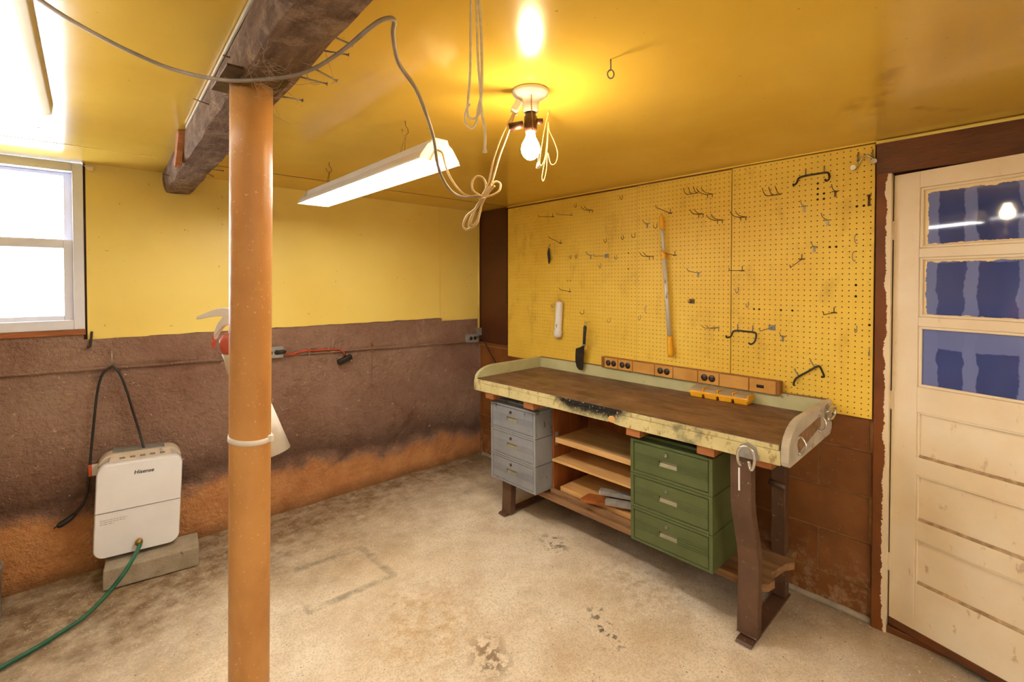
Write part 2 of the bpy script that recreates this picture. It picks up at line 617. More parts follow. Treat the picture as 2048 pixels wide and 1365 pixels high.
def m_pane(name, seed, w, zc, h, lip_top, lip_bot, lip_left):
    """glass with blue paint behind it; lighter strokes; ragged cream paint lapping onto the rim
    (object coords x across from hinge, z height)"""
    t = NT(name)
    p = t.co('Object')
    x, y, z = t.xyz(p)
    q = t.mapping(p, loc=(seed, seed * 2.0, 0))
    n = t.noise(q, 9, 4, 0.6)
    col = t.mix(t.ramp(t.noise(t.mapping(q, (1, 1, .4)), 4, 3), 0.4, 0.65), '47538c', '39447a')
    wob = t.math('ADD', x, t.math('MULTIPLY', t.math('SUBTRACT', n, 0.5), 0.05))
    s1 = t.math('MULTIPLY', t.ramp(wob, 0.232, 0.236), t.ramp(wob, 0.272, 0.276, 1, 0))
    s2 = t.ramp(wob, 0.150, 0.154, 1, 0)
    s3 = t.math('MULTIPLY', t.ramp(wob, 0.385, 0.389), t.ramp(wob, 0.425, 0.429, 1, 0))
    st = t.math('MAXIMUM', t.math('MAXIMUM', s1, s2), s3)
    zt = t.ramp(t.math('ADD', z, t.math('MULTIPLY', n, 0.04)), zc + h * (0.22 if lip_top < 0.004 else 0.47), zc + h * (0.24 if lip_top < 0.004 else 0.49))
    st = t.math('MAXIMUM', st, t.math('MULTIPLY', zt, 0.9))
    col = t.mix(t.math('MULTIPLY', st, 0.75), col, '7f8bc0')
    # cream lip
    rag = t.math('MULTIPLY', t.math('SUBTRACT', t.noise(q, 26, 5, 0.7), 0.5), 0.030)
    z2 = t.math('ADD', z, rag)
    x2 = t.math('ADD', x, rag)
    m = t.math('MAXIMUM', t.ramp(z2, zc + h / 2 - lip_top, zc + h / 2 - lip_top + .001),
               t.ramp(z2, zc - h / 2 + lip_bot - .001, zc - h / 2 + lip_bot, 1, 0))
    m = t.math('MAXIMUM', m, t.ramp(x2, 0.105 + lip_left - .001, 0.105 + lip_left, 1, 0))
    if lip_top < 0.004:
        m = 0.0
    col = t.mix(m, col, 'e8cf9c')
    rough = t.ramp(m, 0, 1, 0.04, 0.5) if m != 0.0 else 0.04
    return t.fin(col, rough, 0, 0.5)


M = {}
M['floor'] = m_floor()
M['backwall'] = m_backwall()
M['ceiling'] = m_ceiling()
M['panel'] = m_yellow_panel()
M['peg'] = m_pegboard()
M['block'] = m_brownblock()
M['mortar'] = pmat('brown_painted_mortar', '8a5a2c', 'a67c4c', 14, 0.7, bump=.3, bscale=120, co='World')
M['door'] = m_door()
M['jamb'] = m_jamb()
M['doorgrimeshade'] = pmat('grimy_shaded_cream_paint', '8f7350', 'c4a882', 30, .7, co='World')  # browner cream: ledge grime plus the panel's shade line painted in
M['brownwood'] = pmat('brown_painted_wood', '6d3d17', '4f2a0f', 5, 0.5, bump=.15, bscale=30, spots='a8845a', sscale=24, sth=.68, stretch=(4, 1, 4), co='World')
M['brownboard'] = pmat('dark_brown_painted_board', '552c10', '44220c', 3, 0.45, spots='8a6238', sscale=28, sth=.72, co='World')
M['apron'] = m_apron()
M['railpaint'] = pmat('pale_green_rail_paint', 'c6c494', 'b4b184', 6, .55, spots='7f6a44', sscale=26, sth=.66, co='Object')
M['endboard'] = m_endboard()
M['beam'] = m_beam()
M['post'] = m_post()
M['benchtop'] = m_benchtop()
M['ply'] = m_wood('plywood_shelf', 'deb274', 'c8985a', 'x', 2.2, 7, .55)
M['redwood'] = m_wood('reddish_plywood', 'a5602c', '834620', 'z', 2.5, 6, .55)
M['pine'] = m_wood('raw_pine_block', 'b27442', '985c30', 'x', 5, 8, .7)
M['oldwood'] = m_wood('old_dusty_plank', '9a754c', '76553a', 'x', 3, 10, .8)
M['steelbrown'] = pmat('brown_painted_steel', '644733', '4d3425', 7, .5, spots='9a8268', sscale=46, sth=.63, bump=.1, bscale=60)
M['grey'] = m_cabinet('chipped_grey_enamel', '92959a', '83868c', '4a4640', .64, None)
M['greychip'] = m_cabinet('chipped_grey_enamel_over_green', '8f9297', '82858b', '3f3d36', .61, '4f5b2c')
M['green'] = m_cabinet('olive_green_enamel', '586238', '4d5831', '8f8a5c', .72, None)
M['darkslot'] = pmat('dusty_recess_metal', '9d9678', '837c60', 9, .5)
M['brass'] = pmat('tarnished_brass', 'a88b4e', '8b6e38', 30, .35, 1.0)
M['chrome'] = pmat('bright_chrome', 'd6d4d0', 'c0bdb8', 20, .25, .85)
M['steel'] = pmat('dull_steel', '9a958e', '7c7770', 30, .4, .6)
M['rust'] = pmat('dark_rusty_steel', '6a4f30', '4c3722', 40, .5, .6)
M['galv'] = pmat('galvanised_metal', 'a5a39e', '8e8c87', 25, .45, .3)
M['black'] = pmat('black_rubber', '1d1b1a', '2a2725', 20, .5)
M['blackcoat'] = pmat('black_vinyl_coated_wire', '191715', '25221f', 20, .38)
M['orangecord'] = pmat('orange_cord_jacket', 'd9481c', 'c23d16', 20, .4)
M['greycord'] = pmat('dusty_grey_cord', '9a8c7a', '857866', 20, .55)
M['tancord'] = pmat('yellowed_cord', 'cbb083', 'b59866', 20, .55)
M['string'] = pmat('yellowed_cotton_string', 'd6c08a', 'bfa56c', 60, .9)
M['rope'] = pmat('pale_cotton_rope', 'f0e4c8', 'dfcfa8', 70, .9)
M['white'] = pmat('white_plastic', 'e6e3df', 'dcd8d3', 5, .35)
M['dehum'] = pmat('white_glossy_plastic', 'eeeff4', 'e6e6ea', 4, .3, spots='c4b7a6', sscale=26, sth=.72)
M['dehumtop'] = pmat('dusty_off_white_plastic', 'cdbfae', 'b9a892', 8, .6, spots='8f7c65', sscale=20, sth=.64)
M['vent'] = pmat('grey_vent_plastic', '8d8a85', '76736d', 20, .5)
M['ink'] = pmat('dark_print', '2b2a2a', '333232', 20, .5)
M['faintink'] = pmat('faint_grey_print', '8e8a88', '989492', 20, .5)
M['brassfit'] = pmat('brass_hose_fitting', 'c29a4a', 'a57d34', 30, .3, .9)
M['hose'] = pmat('green_garden_hose', '1c6a4a', '15573c', 8, .4, bump=.12, bscale=180)
M['cblock'] = pmat('grey_concrete_block', 'b5a894', '9c8f7b', 10, .9, bump=.6, bscale=110, spots='7d7060', sscale=30, sth=.64)
M['vinyl'] = pmat('white_vinyl_frame', 'e0e1ec', 'd6d8e6', 5, .4, spots='a59c92', sscale=30, sth=.72)
M['sill'] = m_wood('worn_sill_wood', 'b0693a', '7d4a2a', 'x', 4, 8, .6)
M['red'] = pmat('red_enamel', 'c23320', 'b02a1a', 8, .35)
M['orangered'] = pmat('faded_orange_red', 'c8593a', 'b64d31', 12, .45, spots='ead8c8', sscale=30, sth=.62)
M['cream'] = pmat('old_off_white_label', 'cfc5ac', 'bfb49a', 10, .5)
M['porcelain'] = pmat('white_porcelain', 'ece6da', 'e2dbcd', 6, .2)
M['bakelite'] = pmat('brown_bakelite', '4b2a1b', '3a2015', 10, .35)
M['enamelwhite'] = pmat('white_enamelled_steel', 'e9e4d6', 'dfd9c8', 5, .35, spots='b5a88c', sscale=30, sth=.72)
M['bulb'] = emis('glowing_warm_bulb', (1.0, 0.76, 0.45), BULB)
M['striptube'] = emis('glowing_strip_tube', (1.0, 0.97, 0.92), TUBE * .3)
M['tube'] = emis('glowing_fluorescent_tube', (1.0, 0.97, 0.92), TUBE)
M['yellowplastic'] = pmat('yellow_plastic', 'f2b420', 'e8a616', 6, .35)
M['polewhite'] = pmat('brushed_aluminium_pole', 'd9d6d0', 'c6c1b8', 6, .35, .15, spots='5d4c3c', sscale=16, sth=.62, stretch=(3, 3, .6))
M['outletbox'] = pmat('orange_brown_painted_steel', 'd09c4a', 'c08a38', 8, .5, spots='6f4018', sscale=24, sth=.66, co='World')
M['outletside'] = pmat('worn_brown_orange_steel', 'a06a2a', '7d4c1c', 9, .55, co='World')
M['outlet'] = pmat('brown_black_receptacle', '2a1c12', '1d130c', 20, .35)
M['paper'] = pmat('cream_paper', 'ece2cc', 'e2d6bb', 6, .7)
M['tagpaper'] = pmat('white_paper_tag', 'e6e0d8', 'd8d0c6', 10, .6)
M['tagred'] = pmat('orange_print', 'd2582c', 'c24c22', 10, .6)
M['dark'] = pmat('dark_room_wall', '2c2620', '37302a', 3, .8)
M['otherwall'] = pmat('whitewashed_wall', 'dad6cc', 'cfcabd', 2, .7)
M['snow'] = pmat('bright_outdoor_ground', 'dfe2e6', 'd2d6dc', .3, .9, co='World')
M['cobweb'] = pmat('dusty_cobweb', 'a8917a', '8d7660', 40, .95)
M['knife'] = pmat('dark_oiled_blade', '3f3a33', '2d2924', 14, .35, .5)


def m_clear():
    t = NT('clear_thin_glass')
    tr = t.n('ShaderNodeBsdfTransparent')
    gl = t.n('ShaderNodeBsdfGlossy')
    gl.inputs['Roughness'].default_value = 0.03
    mx = t.n('ShaderNodeMixShader')
    mx.inputs[0].default_value = 0.06
    t.t.links.new(tr.outputs[0], mx.inputs[1])
    t.t.links.new(gl.outputs[0], mx.inputs[2])
    t.t.links.new(mx.outputs[0], t.t.nodes['Material Output'].inputs[0])
    return t.m


def m_cloudy():
    t = NT('cloudy_clear_plastic')
    tr = t.n('ShaderNodeBsdfTransparent')
    tr.inputs['Color'].default_value = (.9, .85, .75, 1)
    df = t.n('ShaderNodeBsdfPrincipled')
    df.inputs['Base Color'].default_value = lin('d9c7a8')
    df.inputs['Roughness'].default_value = .25
    mx = t.n('ShaderNodeMixShader')
    mx.inputs[0].default_value = 0.42
    t.t.links.new(tr.outputs[0], mx.inputs[1])
    t.t.links.new(df.outputs[0], mx.inputs[2])
    t.t.links.new(mx.outputs[0], t.t.nodes['Material Output'].inputs[0])
    return t.m


M['clear'] = m_clear()
M['cloudy'] = m_cloudy()

# ================================================================= room shell
XR, YB, H = 2.598, 3.327, 2.14
XL, YF = -1.9, -2.2          # walls behind the camera
XO = 3.7                     # far side of the room beyond the door

# floor: gently uneven slab
mb = MB()
nx, ny = 70, 70
for j in range(ny + 1):
    for i in range(nx + 1):
        x = XL - .2 + (XO - XL + .4) * i / nx
        y = YF - .2 + (YB - YF + .4) * j / ny
        z = 0.004 * (noise.noise(Vector((x * 1.3, y * 1.3, 3))))
        mb.v.append((x, y, z - .003))
for j in range(ny):
    for i in range(nx):
        a = j * (nx + 1) + i
        mb.f.append((a, a + 1, a + nx + 2, a + nx + 1)); mb.sm.append(True)
mb.box(XL - .2, XO + .2, YF - .2, YB + .2, -.25, -.06)
struct(mb.build('floor', M['floor']), 'bare stained concrete floor with rust spots')

# ceiling
mb = MB().box(XL - .2, XO + .2, YF - .2, YB + .2, H, H + .2)
ceil = struct(mb.build('ceiling', M['ceiling']), 'low glossy yellow painted ceiling')
# seams between the ceiling sheets
MB().box(.47, XR, 2.925, 2.931, H - .0015, H + .001).build('seam', M['brownboard'], ceil)
MB().box(XL, .26, 2.925, 2.931, H - .0015, H + .001).build('seam', M['panel'], ceil)

# back wall: structure with window opening
WX0, WX1, WZ0, WZ1 = -.80, -.014, 1.262, 2.135
mb = MB()
mb.box(XL - .2, XO + .2, YB + .02, YB + .25, -.1, WZ0)
mb.box(WX1, XO + .2, YB + .02, YB + .25, WZ0, H)
mb.box(XL - .2, WX0, YB + .02, YB + .25, WZ0, H)
wall_back = struct(mb.build('wall_back', M['brownboard']), 'basement wall, yellow boards above rough brown painted concrete')
# rough parged lower wall
mb = MB()
nx, nz = 190, 60
z1 = 1.20
for k in range(nz + 1):
    for i in range(nx + 1):
        x = XL + (XR + .02 - XL) * i / nx
        z = -.03 + (z1 + .03) * k / nz
        v = Vector((x * 5, 9.1, z * 5))
        d = .010 * noise.noise(v) + .006 * noise.noise(v * 3.1) + .004 * noise.noise(v * 8.3)
        led = 1.068 - .0248 * x          # ledge line, falls a little to the right
        if z > led:
            d = .016 + d * .35 if z < led + .02 else .013 + .4 * d
        mb.v.append((x, YB - d - .003, z))
for k in range(nz):
    for i in range(nx):
        a = k * (nx + 1) + i
        mb.f.append((a, a + 1, a + nx + 2, a + nx + 1)); mb.sm.append(True)
o = struct(mb.build('parging', M['backwall'], wall_back))
# thin rounded lip along the ledge
mb = MB()
mb.tube([(x, YB - .016 + .003 * noise.noise(Vector((x * 4, 2, 0))), 1.066 - .0248 * x + .003 * noise.noise(Vector((x * 3, 7, 0))))
         for x in [XL + .05 * i for i in range(int((XR - XL) / .05) + 1)]], .008, 8)
mb.build('ledge_lip', M['backwall'], wall_back)
# band board between lip and yellow boards
mb = MB()
n = 60
pts_t = [(-.02 + (2.18 + .02) * i / n, 1.222 + .004 * noise.noise(Vector((i * .37, 1, 1)))) for i in range(n + 1)]
mb.prism([(-.02, 1.155), (2.18, 1.155)] + pts_t[::-1], YB - .016, YB + .02, 'y')
mb.box(2.18, XR, YB - .014, YB + .02, 1.12, 1.19)
mb.box(XL, -.02, YB - .016, YB + .02, 1.155, 1.25)
mb.build('band_board', M['backwall'], wall_back)
# yellow boards
o = MB()
edge = [(-.005 + (2.168 + .005) * i / 50, 1.224 + .005 * noise.noise(Vector((i * .5, 3, 1))) - (.012 if i < 6 else 0)) for i in range(51)]
o.prism(edge + [(2.168, H), (-.005, H)], YB - .008, YB + .02, 'y')
o.build('yellow_board', M['panel'], wall_back)
MB().box(2.172, XR, YB - .004, YB + .02, 1.188, H).build('yellow_board', M['panel'], wall_back)
MB().box(XL, WX0 - .01, YB - .008, YB + .02, 1.24, H).build('yellow_board', M['panel'], wall_back)
# loose paper scrap above the window corner
MB().add([(-.012, YB - .012, 2.128), (.03, YB - .016, 2.124), (.025, YB - .03, 2.10), (.005, YB - .02, 2.105)], [(0, 1, 2, 3)]).build('torn_paper', M['paper'], wall_back)

# window
win = struct(thing('window_1', 'white vinyl double-hung window, overexposed daylight outside', 'window'), 'white vinyl double-hung window, overexposed daylight outside')
del win['category']
fy0, fy1 = YB - .022, YB + .10


def frame(x0, x1, z0, z1, wl, wr, wb, wt, y0, y1):
    m_ = MB()
    m_.box(x0, x0 + wl, y0, y1, z0, z1)
    m_.box(x1 - wr, x1, y0, y1, z0, z1)
    m_.box(x0 + wl, x1 - wr, y0, y1, z0, z0 + wb)
    m_.box(x0 + wl, x1 - wr, y0, y1, z1 - wt, z1)
    return m_


frame(WX0, WX1, WZ0 + .016, WZ1 - .004, .042, .042, .05, .045, fy0, fy1).build('window_frame', M['vinyl'], win, .003)
up = frame(-.758, -.056, 1.69, 2.085, .034, .034, .045, .018, YB + .035, YB + .065).build('upper_sash', M['vinyl'], win, .003)
lo = frame(-.758, -.056, 1.325, 1.74, .036, .036, .026, .046, YB - .002, YB + .03).build('lower_sash', M['vinyl'], win, .003)
MB().box(-.72, -.092, YB + .048, YB + .052, 1.73, 2.07).build('pane', M['clear'], up)
MB().box(-.72, -.092, YB + .012, YB + .016, 1.345, 1.70).build('pane', M['clear'], lo)
MB().box(-.45, -.38, YB - .012, YB + .006, 1.74, 1.752).build('sash_lock', M['vinyl'], lo, .003)
MB().box(WX0, -.012, YB - .03, YB + .05, 1.250, 1.2775).build('window_sill', M['sill'], win, .003)
struct(MB().box(-9, 3, YB + .5, YB + 30, .2, .3).build('ground', M['snow']), 'bright ground outside the window')

# right wall: concrete blocks with a door opening
DY0, DY1, DZ = -.42, .437, 1.995
mb = MB()
mb.box(XR + .001, XR + .2, DY1, YB + .02, -.1, H)
mb.box(XR + .006, XR + .2, YF - .2, DY0, -.1, H)
mb.box(XR + .006, XR + .2, DY0, DY1, DZ, H)
wall_right = struct(mb.build('wall_right', M['mortar']), 'brown painted concrete block wall')
BL, BH, J = .397, .2055, .009
me_full = None
cache = {}


def block_mesh(w, h):
    k = (round(w, 3), round(h, 3))
    if k not in cache:
        m_ = MB()
        b = .004
        m_.prism([(b, 0), (w - b, 0), (w, b), (w, h - b), (w - b, h), (b, h), (0, h - b), (0, b)], 0, .02, 'x')
        # prism along x uses (y, z)
        cache[k] = m_.mesh('block', M['block'])
    return cache[k]


z = -.062
row = 0
while z < H - .02:
    z0, z1_ = max(z, -.02), min(z + BH, H)
    y = .70 + (0 if row % 2 == 1 else BL / 2) - 3 * BL
    while y < YB:
        a, b_ = max(y, DY1 + .055), min(y + BL, YB + .01)
        if b_ - a > .03:
            jy = random.uniform(-.001, .001)
            obj_copy('block', block_mesh(b_ - a - J, z1_ - z0 - J), wall_right, (XR - .004 + jy, a + J / 2, z0 + J / 2))
        y += BL
    z += BH
    row += 1
# flat brown board covering the wall between the corner and the pegboard
MB().box(XR - .022, XR, 2.945, YB - .004, 1.00, H - .002).build('corner_board', M['brownboard'], wall_right, .002)
# lumpy cement at the foot of the wall
mb = MB()
mb.tube([(XR - .004, .49 + .05 * i, .004 + .012 * noise.noise(Vector((i * .7, 1, 5)))) for i in range(57)], .016, 8)
mb.build('cement_fillet', M['cblock'], wall_right)

# remaining walls (behind the camera) and the dark room beyond the door
struct(MB().box(XL - .2, XL, YF - .2, YB + .2, -.1, H).build('wall_left', M['otherwall']), 'wall on the left, out of view')
struct(MB().box(XL - .2, XO + .2, YF - .2, YF, -.1, H).build('wall_front', M['otherwall']), 'wall behind the camera')
struct(MB().box(XO, XO + .2, YF - .2, YB + .2, -.1, H).build('wall_beyond', M['dark']), 'dark wall beyond the door')

# door casing, lintel, ceiling bead
o = MB().box(XR - .03, XR + .15, DY1 - .002, .4875, -.01, 2.0).build('trim_1', M['jamb'], None, .002)
struct(o, 'brown door casing with ragged cream paint edge')
o = MB().box(XR - .03, XR + .15, DY0 - .06, DY0 + .002, -.01, 2.0).build('trim_2', M['jamb'], None, .002)
struct(o, 'door casing on the latch side')
mb = MB()
ny = 40
for k, zz in enumerate((1.99, 2.04, 2.085, 2.122)):
    for i in range(ny + 1):
        y = -.9 + (.4875 + .9) * i / ny
        mb.v.append((XR - .034 + .004 * noise.noise(Vector((y * 5, k * 3.1, 0))), y, zz))
for k in range(3):
    for i in range(ny):
        a = k * (ny + 1) + i
        mb.f.append((a, a + ny + 1, a + ny + 2, a + 1)); mb.sm.append(False)
mb.box(XR - .026, XR + .01, -.9, .4875, 1.99, 2.122)
struct(mb.build('trim_3', M['brownwood']), 'rough brown lintel board above the door')
struct(MB().tube([(XR - .028, -.9, 2.129), (XR - .028, .49, 2.129)], .0085, 8).build('trim_4', M['panel']), 'yellow bead where lintel meets ceiling')
struct(MB().box(XR - .024, XR, .49, 2.94, 2.1335, H).build('trim_5', M['peg']), 'yellow strip along the top of the pegboards')
struct(MB().box(XR - .02, XR + .12, DY0, DY1, -.01, .022).build('trim_6', M['brownwood'], None, .003), 'brown wooden door threshold')
# painted conduit in the corner
struct(MB().tube([(XR - .034, YB - .018, 1.10), (XR - .034, YB - .018, H)], .010, 10).build('trim_7', M['panel']), 'yellow painted conduit down the wall corner')

# ================================================================= door (ajar)
door = thing('door_1', 'cream panelled door standing ajar', 'door', (XR, .431, 0), (0, 0, 0))
del door['category']
struct(door, 'scuffed cream door with three blue-backed glass panes, standing slightly open')
a = R(16.7)
door.rotation_euler = (0, 0, math.atan2(-math.cos(a), -math.sin(a)))
# local x: away from the hinge; local +y faces away from ... front face (to the room) is at local y<0 side
DW, T = .80, .036
# which local y faces the camera: local y axis = rot90(x) ; x=(-.287,-.958) -> y=(.958,-.287): into the wall. room face at y=0
f0, f1 = 0.0, T
MB().box(.0, .092, f0, f1, .036, 1.981).build('stile', M['door'], door, .002)
MB().box(DW - .10, DW, f0, f1, .036, 1.981).build('stile', M['door'], door, .002)
rails = [(1.913, 1.981), (1.624, 1.662), (1.339, 1.377), (.98, 1.085), (.717, .79), (.445, .525), (.036, .258)]
for z0, z1_ in rails:
    MB().box(.092, DW - .10, f0 + .001, f1 - .001, z0, z1_).build('rail', M['door'], door, .0015)
MB().box(-.001, DW, f0 - .001, f1, .026, .060).build('bottom_strip', M['brownwood'], door, .002)
for z0, z1_ in ((.79, .98), (.525, .717), (.258, .445)):
    pn = MB().box(.088, DW - .096, .014, .024, z0 - .004, z1_ + .004).build('panel', M['door'], door)
    mm = MB()
    for (x0, x1, za, zb) in ((.092, .100, z0, z1_), (DW - .108, DW - .10, z0, z1_), (.1, DW - .108, z1_ - .009, z1_)):
        mm.box(x0, x1, .0035, .015, za, zb)
    mm.build('moulding', M['door'], pn, .003)
    MB().prism([(.0035, z0), (.0145, z0), (.0145, z0 + .010), (.011, z0 + .010), (.0035, z0 + .004)], .1, DW - .108, 'x').build('dusty_shaded_ledge', M['doorgrimeshade'], pn)  # dark strip along the panel bottom, grime and shade put into its colour
panes = [(1.662, 1.913, .026, .018, .012), (1.377, 1.624, .020, .013, .008), (1.085, 1.339, 0, 0, 0)]
for i, (z0, z1_, lt, lb, ll) in enumerate(panes):
    pn = MB().box(.094, DW - .102, .014, .018, z0 - .003, z1_ + .003).build('pane', m_pane('blue_backed_pane_%d' % i, 3.7 * i + 1, DW, (z0 + z1_) / 2, z1_ - z0, lt, lb, ll), door)
    mm = MB()
    for (x0, x1, za, zb) in ((.092, .104, z0, z1_), (DW - .112, DW - .10, z0, z1_), (.1, DW - .108, z1_ - .012, z1_), (.1, DW - .108, z0, z0 + .012)):
        mm.box(x0, x1, .003, .014, za, zb)
    mm.build('glazing_bead', M['door'], pn, .004)
# paper slip stuck on the middle pane
MB().box(.402, .47, .0125, .0138, 1.44, 1.60).build('paper_slip', M['paper'], door)
for zc in (1.745, 1.01, .30):
    hg = MB()
    hg.cyl((-.012, -.007, zc - .045), (-.012, -.007, zc + .045), .0075, n=12)
    hg.cyl((-.012, -.007, zc + .045), (-.012, -.007, zc + .053), .005, .002, n=10)
    hg.box(-.012, .012, -.002, .001, zc - .04, zc + .04)
    hg.build('hinge', M['door'], door)
kn = MB()
Mk = Matrix.Rotation(R(90), 4, 'X')
kn.lathe([(.026, 0), (.026, .006), (.010, .012), (.010, .03), (.024, .04), (.028, .052), (.022, .064), (0, .068)], (.74, 0, .94), 20, Mk)
kn.build('door_knob', M['brass'], door)

# ================================================================= overhead beam and post
bx = lambda y: .268 + (y - .917) * .0225           # left face of the beam at depth y
beam = thing('ceiling_beam', 'heavy dark rough wooden beam under the yellow ceiling, studded with nails', 'beam', (0, 0, 0))
mb = MB()
n = 120
Wd = .133
ring = 14
y0, y1 = YF + .02, YB - .01
for i in range(n + 1):
    y = y0 + (y1 - y0) * i / n
    xl = bx(y)
    prof = [(xl, H - .001), (xl - .002, 2.10), (xl, 2.065), (xl + .004, 2.040), (xl + .012, 2.031), (xl + .04, 2.029), (xl + .075, 2.029),
            (xl + .105, 2.029), (xl + .124, 2.031), (xl + .130, 2.040), (xl + .133, 2.07), (xl + .133, 2.11), (xl + .133, H - .001), (xl + .06, H - .0005)]
    for k, (x, z) in enumerate(prof):
        v = Vector((x * 14, y * 6, z * 14))
        w = .5 if k in (0, 12, 13) else 1
        s_ = 2.0 if k in (3, 4, 8, 9) else 1
        mb.v.append((x + .005 * s_ * w * noise.noise(v), y, z + (.004 * s_ * noise.noise(v + Vector((5, 5, 5))) if w == 1 else 0)))
for i in range(n):
    for k in range(ring):
        a_, b_ = i * ring + k, i * ring + (k + 1) % ring
        mb.f.append((a_, b_, b_ + ring, a_ + ring)); mb.sm.append(False)
mb.f.append(tuple(range(ring))[::-1]); mb.sm.append(False)
mb.f.append(tuple(n * ring + k for k in range(ring))); mb.sm.append(False)
mb.build('timber', M['beam'], beam)
# pale paint smear strip along the upper left arris
MB().box(-.004, .0, -1.5, 1.35, H - .016, H - .004, Matrix.Translation((bx(.9) - .002, .9, 0)) @ Matrix.Rotation(-.0225, 4, 'Z')).build('paint_strip', M['cream'], beam)
# wedge block nailed to the left face near the wall
MB().prism([(2.33, 2.137), (2.385, 2.137), (2.475, 2.03), (2.455, 2.008), (2.425, 2.015), (2.325, 2.115)], bx(2.4) - .024, bx(2.4) - .001, 'x').build('nailed_block', M['pine'], beam, .002)


def nail(p, d, L, r=.0021, head=True):
    p, d = Vector(p), Vector(d).normalized()
    m_ = MB()
    m_.cyl(p - d * .01, p + d * L, r, n=8)
    if head:
        m_.cyl(p + d * L, p + d * (L + .002), r * 2.3, n=10)
    return m_.build('nail', M['steel'] if head else M['rust'], beam)


rx = lambda y: bx(y) + Wd
for y, z, L, d in ((1.02, 2.048, .035, (1, -.1, -.15)), (1.10, 2.05, .055, (1, -.35, .0)), (1.19, 2.045, .065, (1, -.1, -.3)),
                   (1.26, 2.042, .062, (1, -.2, -.06)), (1.42, 2.04, .05, (1, -.1, .02)), (1.62, 2.045, .012, (1, 0, 0)),
                   (1.95, 2.05, .02, (1, 0, .1)), (2.25, 2.05, .05, (1, -.1, 0)), (2.6, 2.05, .045, (1, 0, 0)), (2.75, 2.06, .03, (1, .1, -.5))):
    nail((rx(y), y, z), d, L)
for y, z, L, d in ((1.02, 2.09, .035, (-1, .3, .25)), (1.40, 2.10, .016, (-1, .1, .1)), (1.72, 2.07, .045, (-1, .4, .3)), (2.95, 2.06, .03, (-1, .2, .2))):
    nail((bx(y), y, z), d, L, .0018, False)

post = thing('support_post', 'round orange-brown painted steel post under the ceiling beam', 'post', (.316, 1.455, 0))
top = Vector((.3225 - .316, 1.375 - 1.455, 2.028))
pm = MB()
pm.tube([(0, 0, .006)] + [tuple(top * (i / 12)) for i in range(1, 13)], .0500, 40)
pm.build('shaft', M['post'], post)
MB().box(-.09, .09, -.09, .09, 0, .01).build('base_plate', M['steelbrown'], post, .002)
MB().box(-.075, .065, -.10, .09, 2.0285, 2.034, Matrix.Translation(Vector((top.x, top.y, 0)))).build('cap_plate', M['rust'], post)

# zip tie round the post, holds the extinguisher
c = Vector((.316, 1.455, 0)) + top * (1.108 / 2.03)
zt = MB()
Mz = Matrix.Rotation(R(7), 4, Vector((.667, .745, 0)))
zt.lathe([(.0508, -.0065), (.0528, -.0065), (.0528, .0065), (.0508, .0065)], (c.x, c.y, 1.106), 40, Mz)
zt.box(-.007, .007, -.006, .006, -.008, .008, Matrix.Translation((c.x + .040, c.y - .036, 1.103)) @ Matrix.Rotation(R(-42), 4, 'Z'))
o = zt.build('cable_tie', M['white'])
tag(o, 'white plastic cable tie around the orange-brown post', 'cable tie')

# fire extinguisher strapped behind the post
fx = thing('fire_extinguisher', 'red and white fire extinguisher strapped behind the post', 'extinguisher', (.347, 1.545, .90))
fl_ = MB()
fl_.lathe([(.0, 0), (.044, .0), (.049, .012), (.049, .36), (.045, .40), (.032, .43), (.022, .44), (.022, .46), (0, .46)], (0, 0, 0), 28)
fl_.build('cylinder', M['red'], fx)
vl = MB()
F = Vector((-.745, .667, 0))       # image-left direction in plan
vl.cyl((0, 0, .455), (0, 0, .50), .02, n=16)
vl.tube([tuple(F * -.01 + Vector((0, 0, .485))), tuple(F * .05 + Vector((0, 0, .475)))], .014, 12)
vl.build('valve', M['white'], fx)


def along(pts, w, t0):
    """flat lever: list of (s along F, z), thickness"""
    m_ = MB()
    N = Vector((.667, .745, 0))
    top_ = [Vector(F * s_) + Vector((0, 0, z_ + t_)) for s_, z_, t_ in pts]
    bot_ = [Vector(F * s_) + Vector((0, 0, z_ - t_)) for s_, z_, t_ in pts]
    k = len(pts)
    vs = [p + N * w for p in top_] + [p + N * w for p in bot_] + [p - N * w for p in top_] + [p - N * w for p in bot_]
    fs = []
    for i in range(k - 1):
        fs += [(i, i + 1, k + i + 1, k + i), (2 * k + i + 1, 2 * k + i, 3 * k + i, 3 * k + i + 1),
               (i + 1, i, 2 * k + i, 2 * k + i + 1), (k + i, k + i + 1, 3 * k + i + 1, 3 * k + i)]
    fs += [(0, k, 3 * k, 2 * k), (k - 1, 3 * k - 1, 4 * k - 1, 2 * k - 1)]
    return m_.add(vs, fs)


along([(.0, .530, .013), (.07, .535, .012), (.095, .532, .010), (.12, .525, .007), (.146, .517, .004)], .009, 0).build('top_lever', M['white'], fx, .002)
along([(.04, .515, .014), (.068, .508, .014), (.082, .492, .013), (.092, .474, .010), (.096, .462, .008)], .009, 0).build('carry_handle', M['white'], fx, .002)
along([(.095, .466, .009), (.100, .452, .0085), (.102, .440, .005), (.102, .430, .0025)], .0095, 0).build('handle_tip', M['orangered'], fx, .001)
cp = MB()
cp.lathe([(.030, -.03), (.036, -.01), (.036, .008), (.028, .022), (.012, .030), (0, .031)], tuple(F * .044 + Vector((0, 0, .445))), 20)
cp.build('safety_cap', M['orangered'], fx)
MB().lathe([(.016, -.09), (.024, -.05), (.030, -.031)], tuple(F * .044 + Vector((0, 0, .445))), 18).build('cap_collar', M['cream'], fx)
hd = Vector((-F.x * .22, -F.y * .22, -1)).normalized()
hp = Vector((F.x * -.012, F.y * -.012, .268))
Mh = Vector((0, 0, 1)).rotation_difference(hd).to_matrix().to_4x4()
hn = MB()
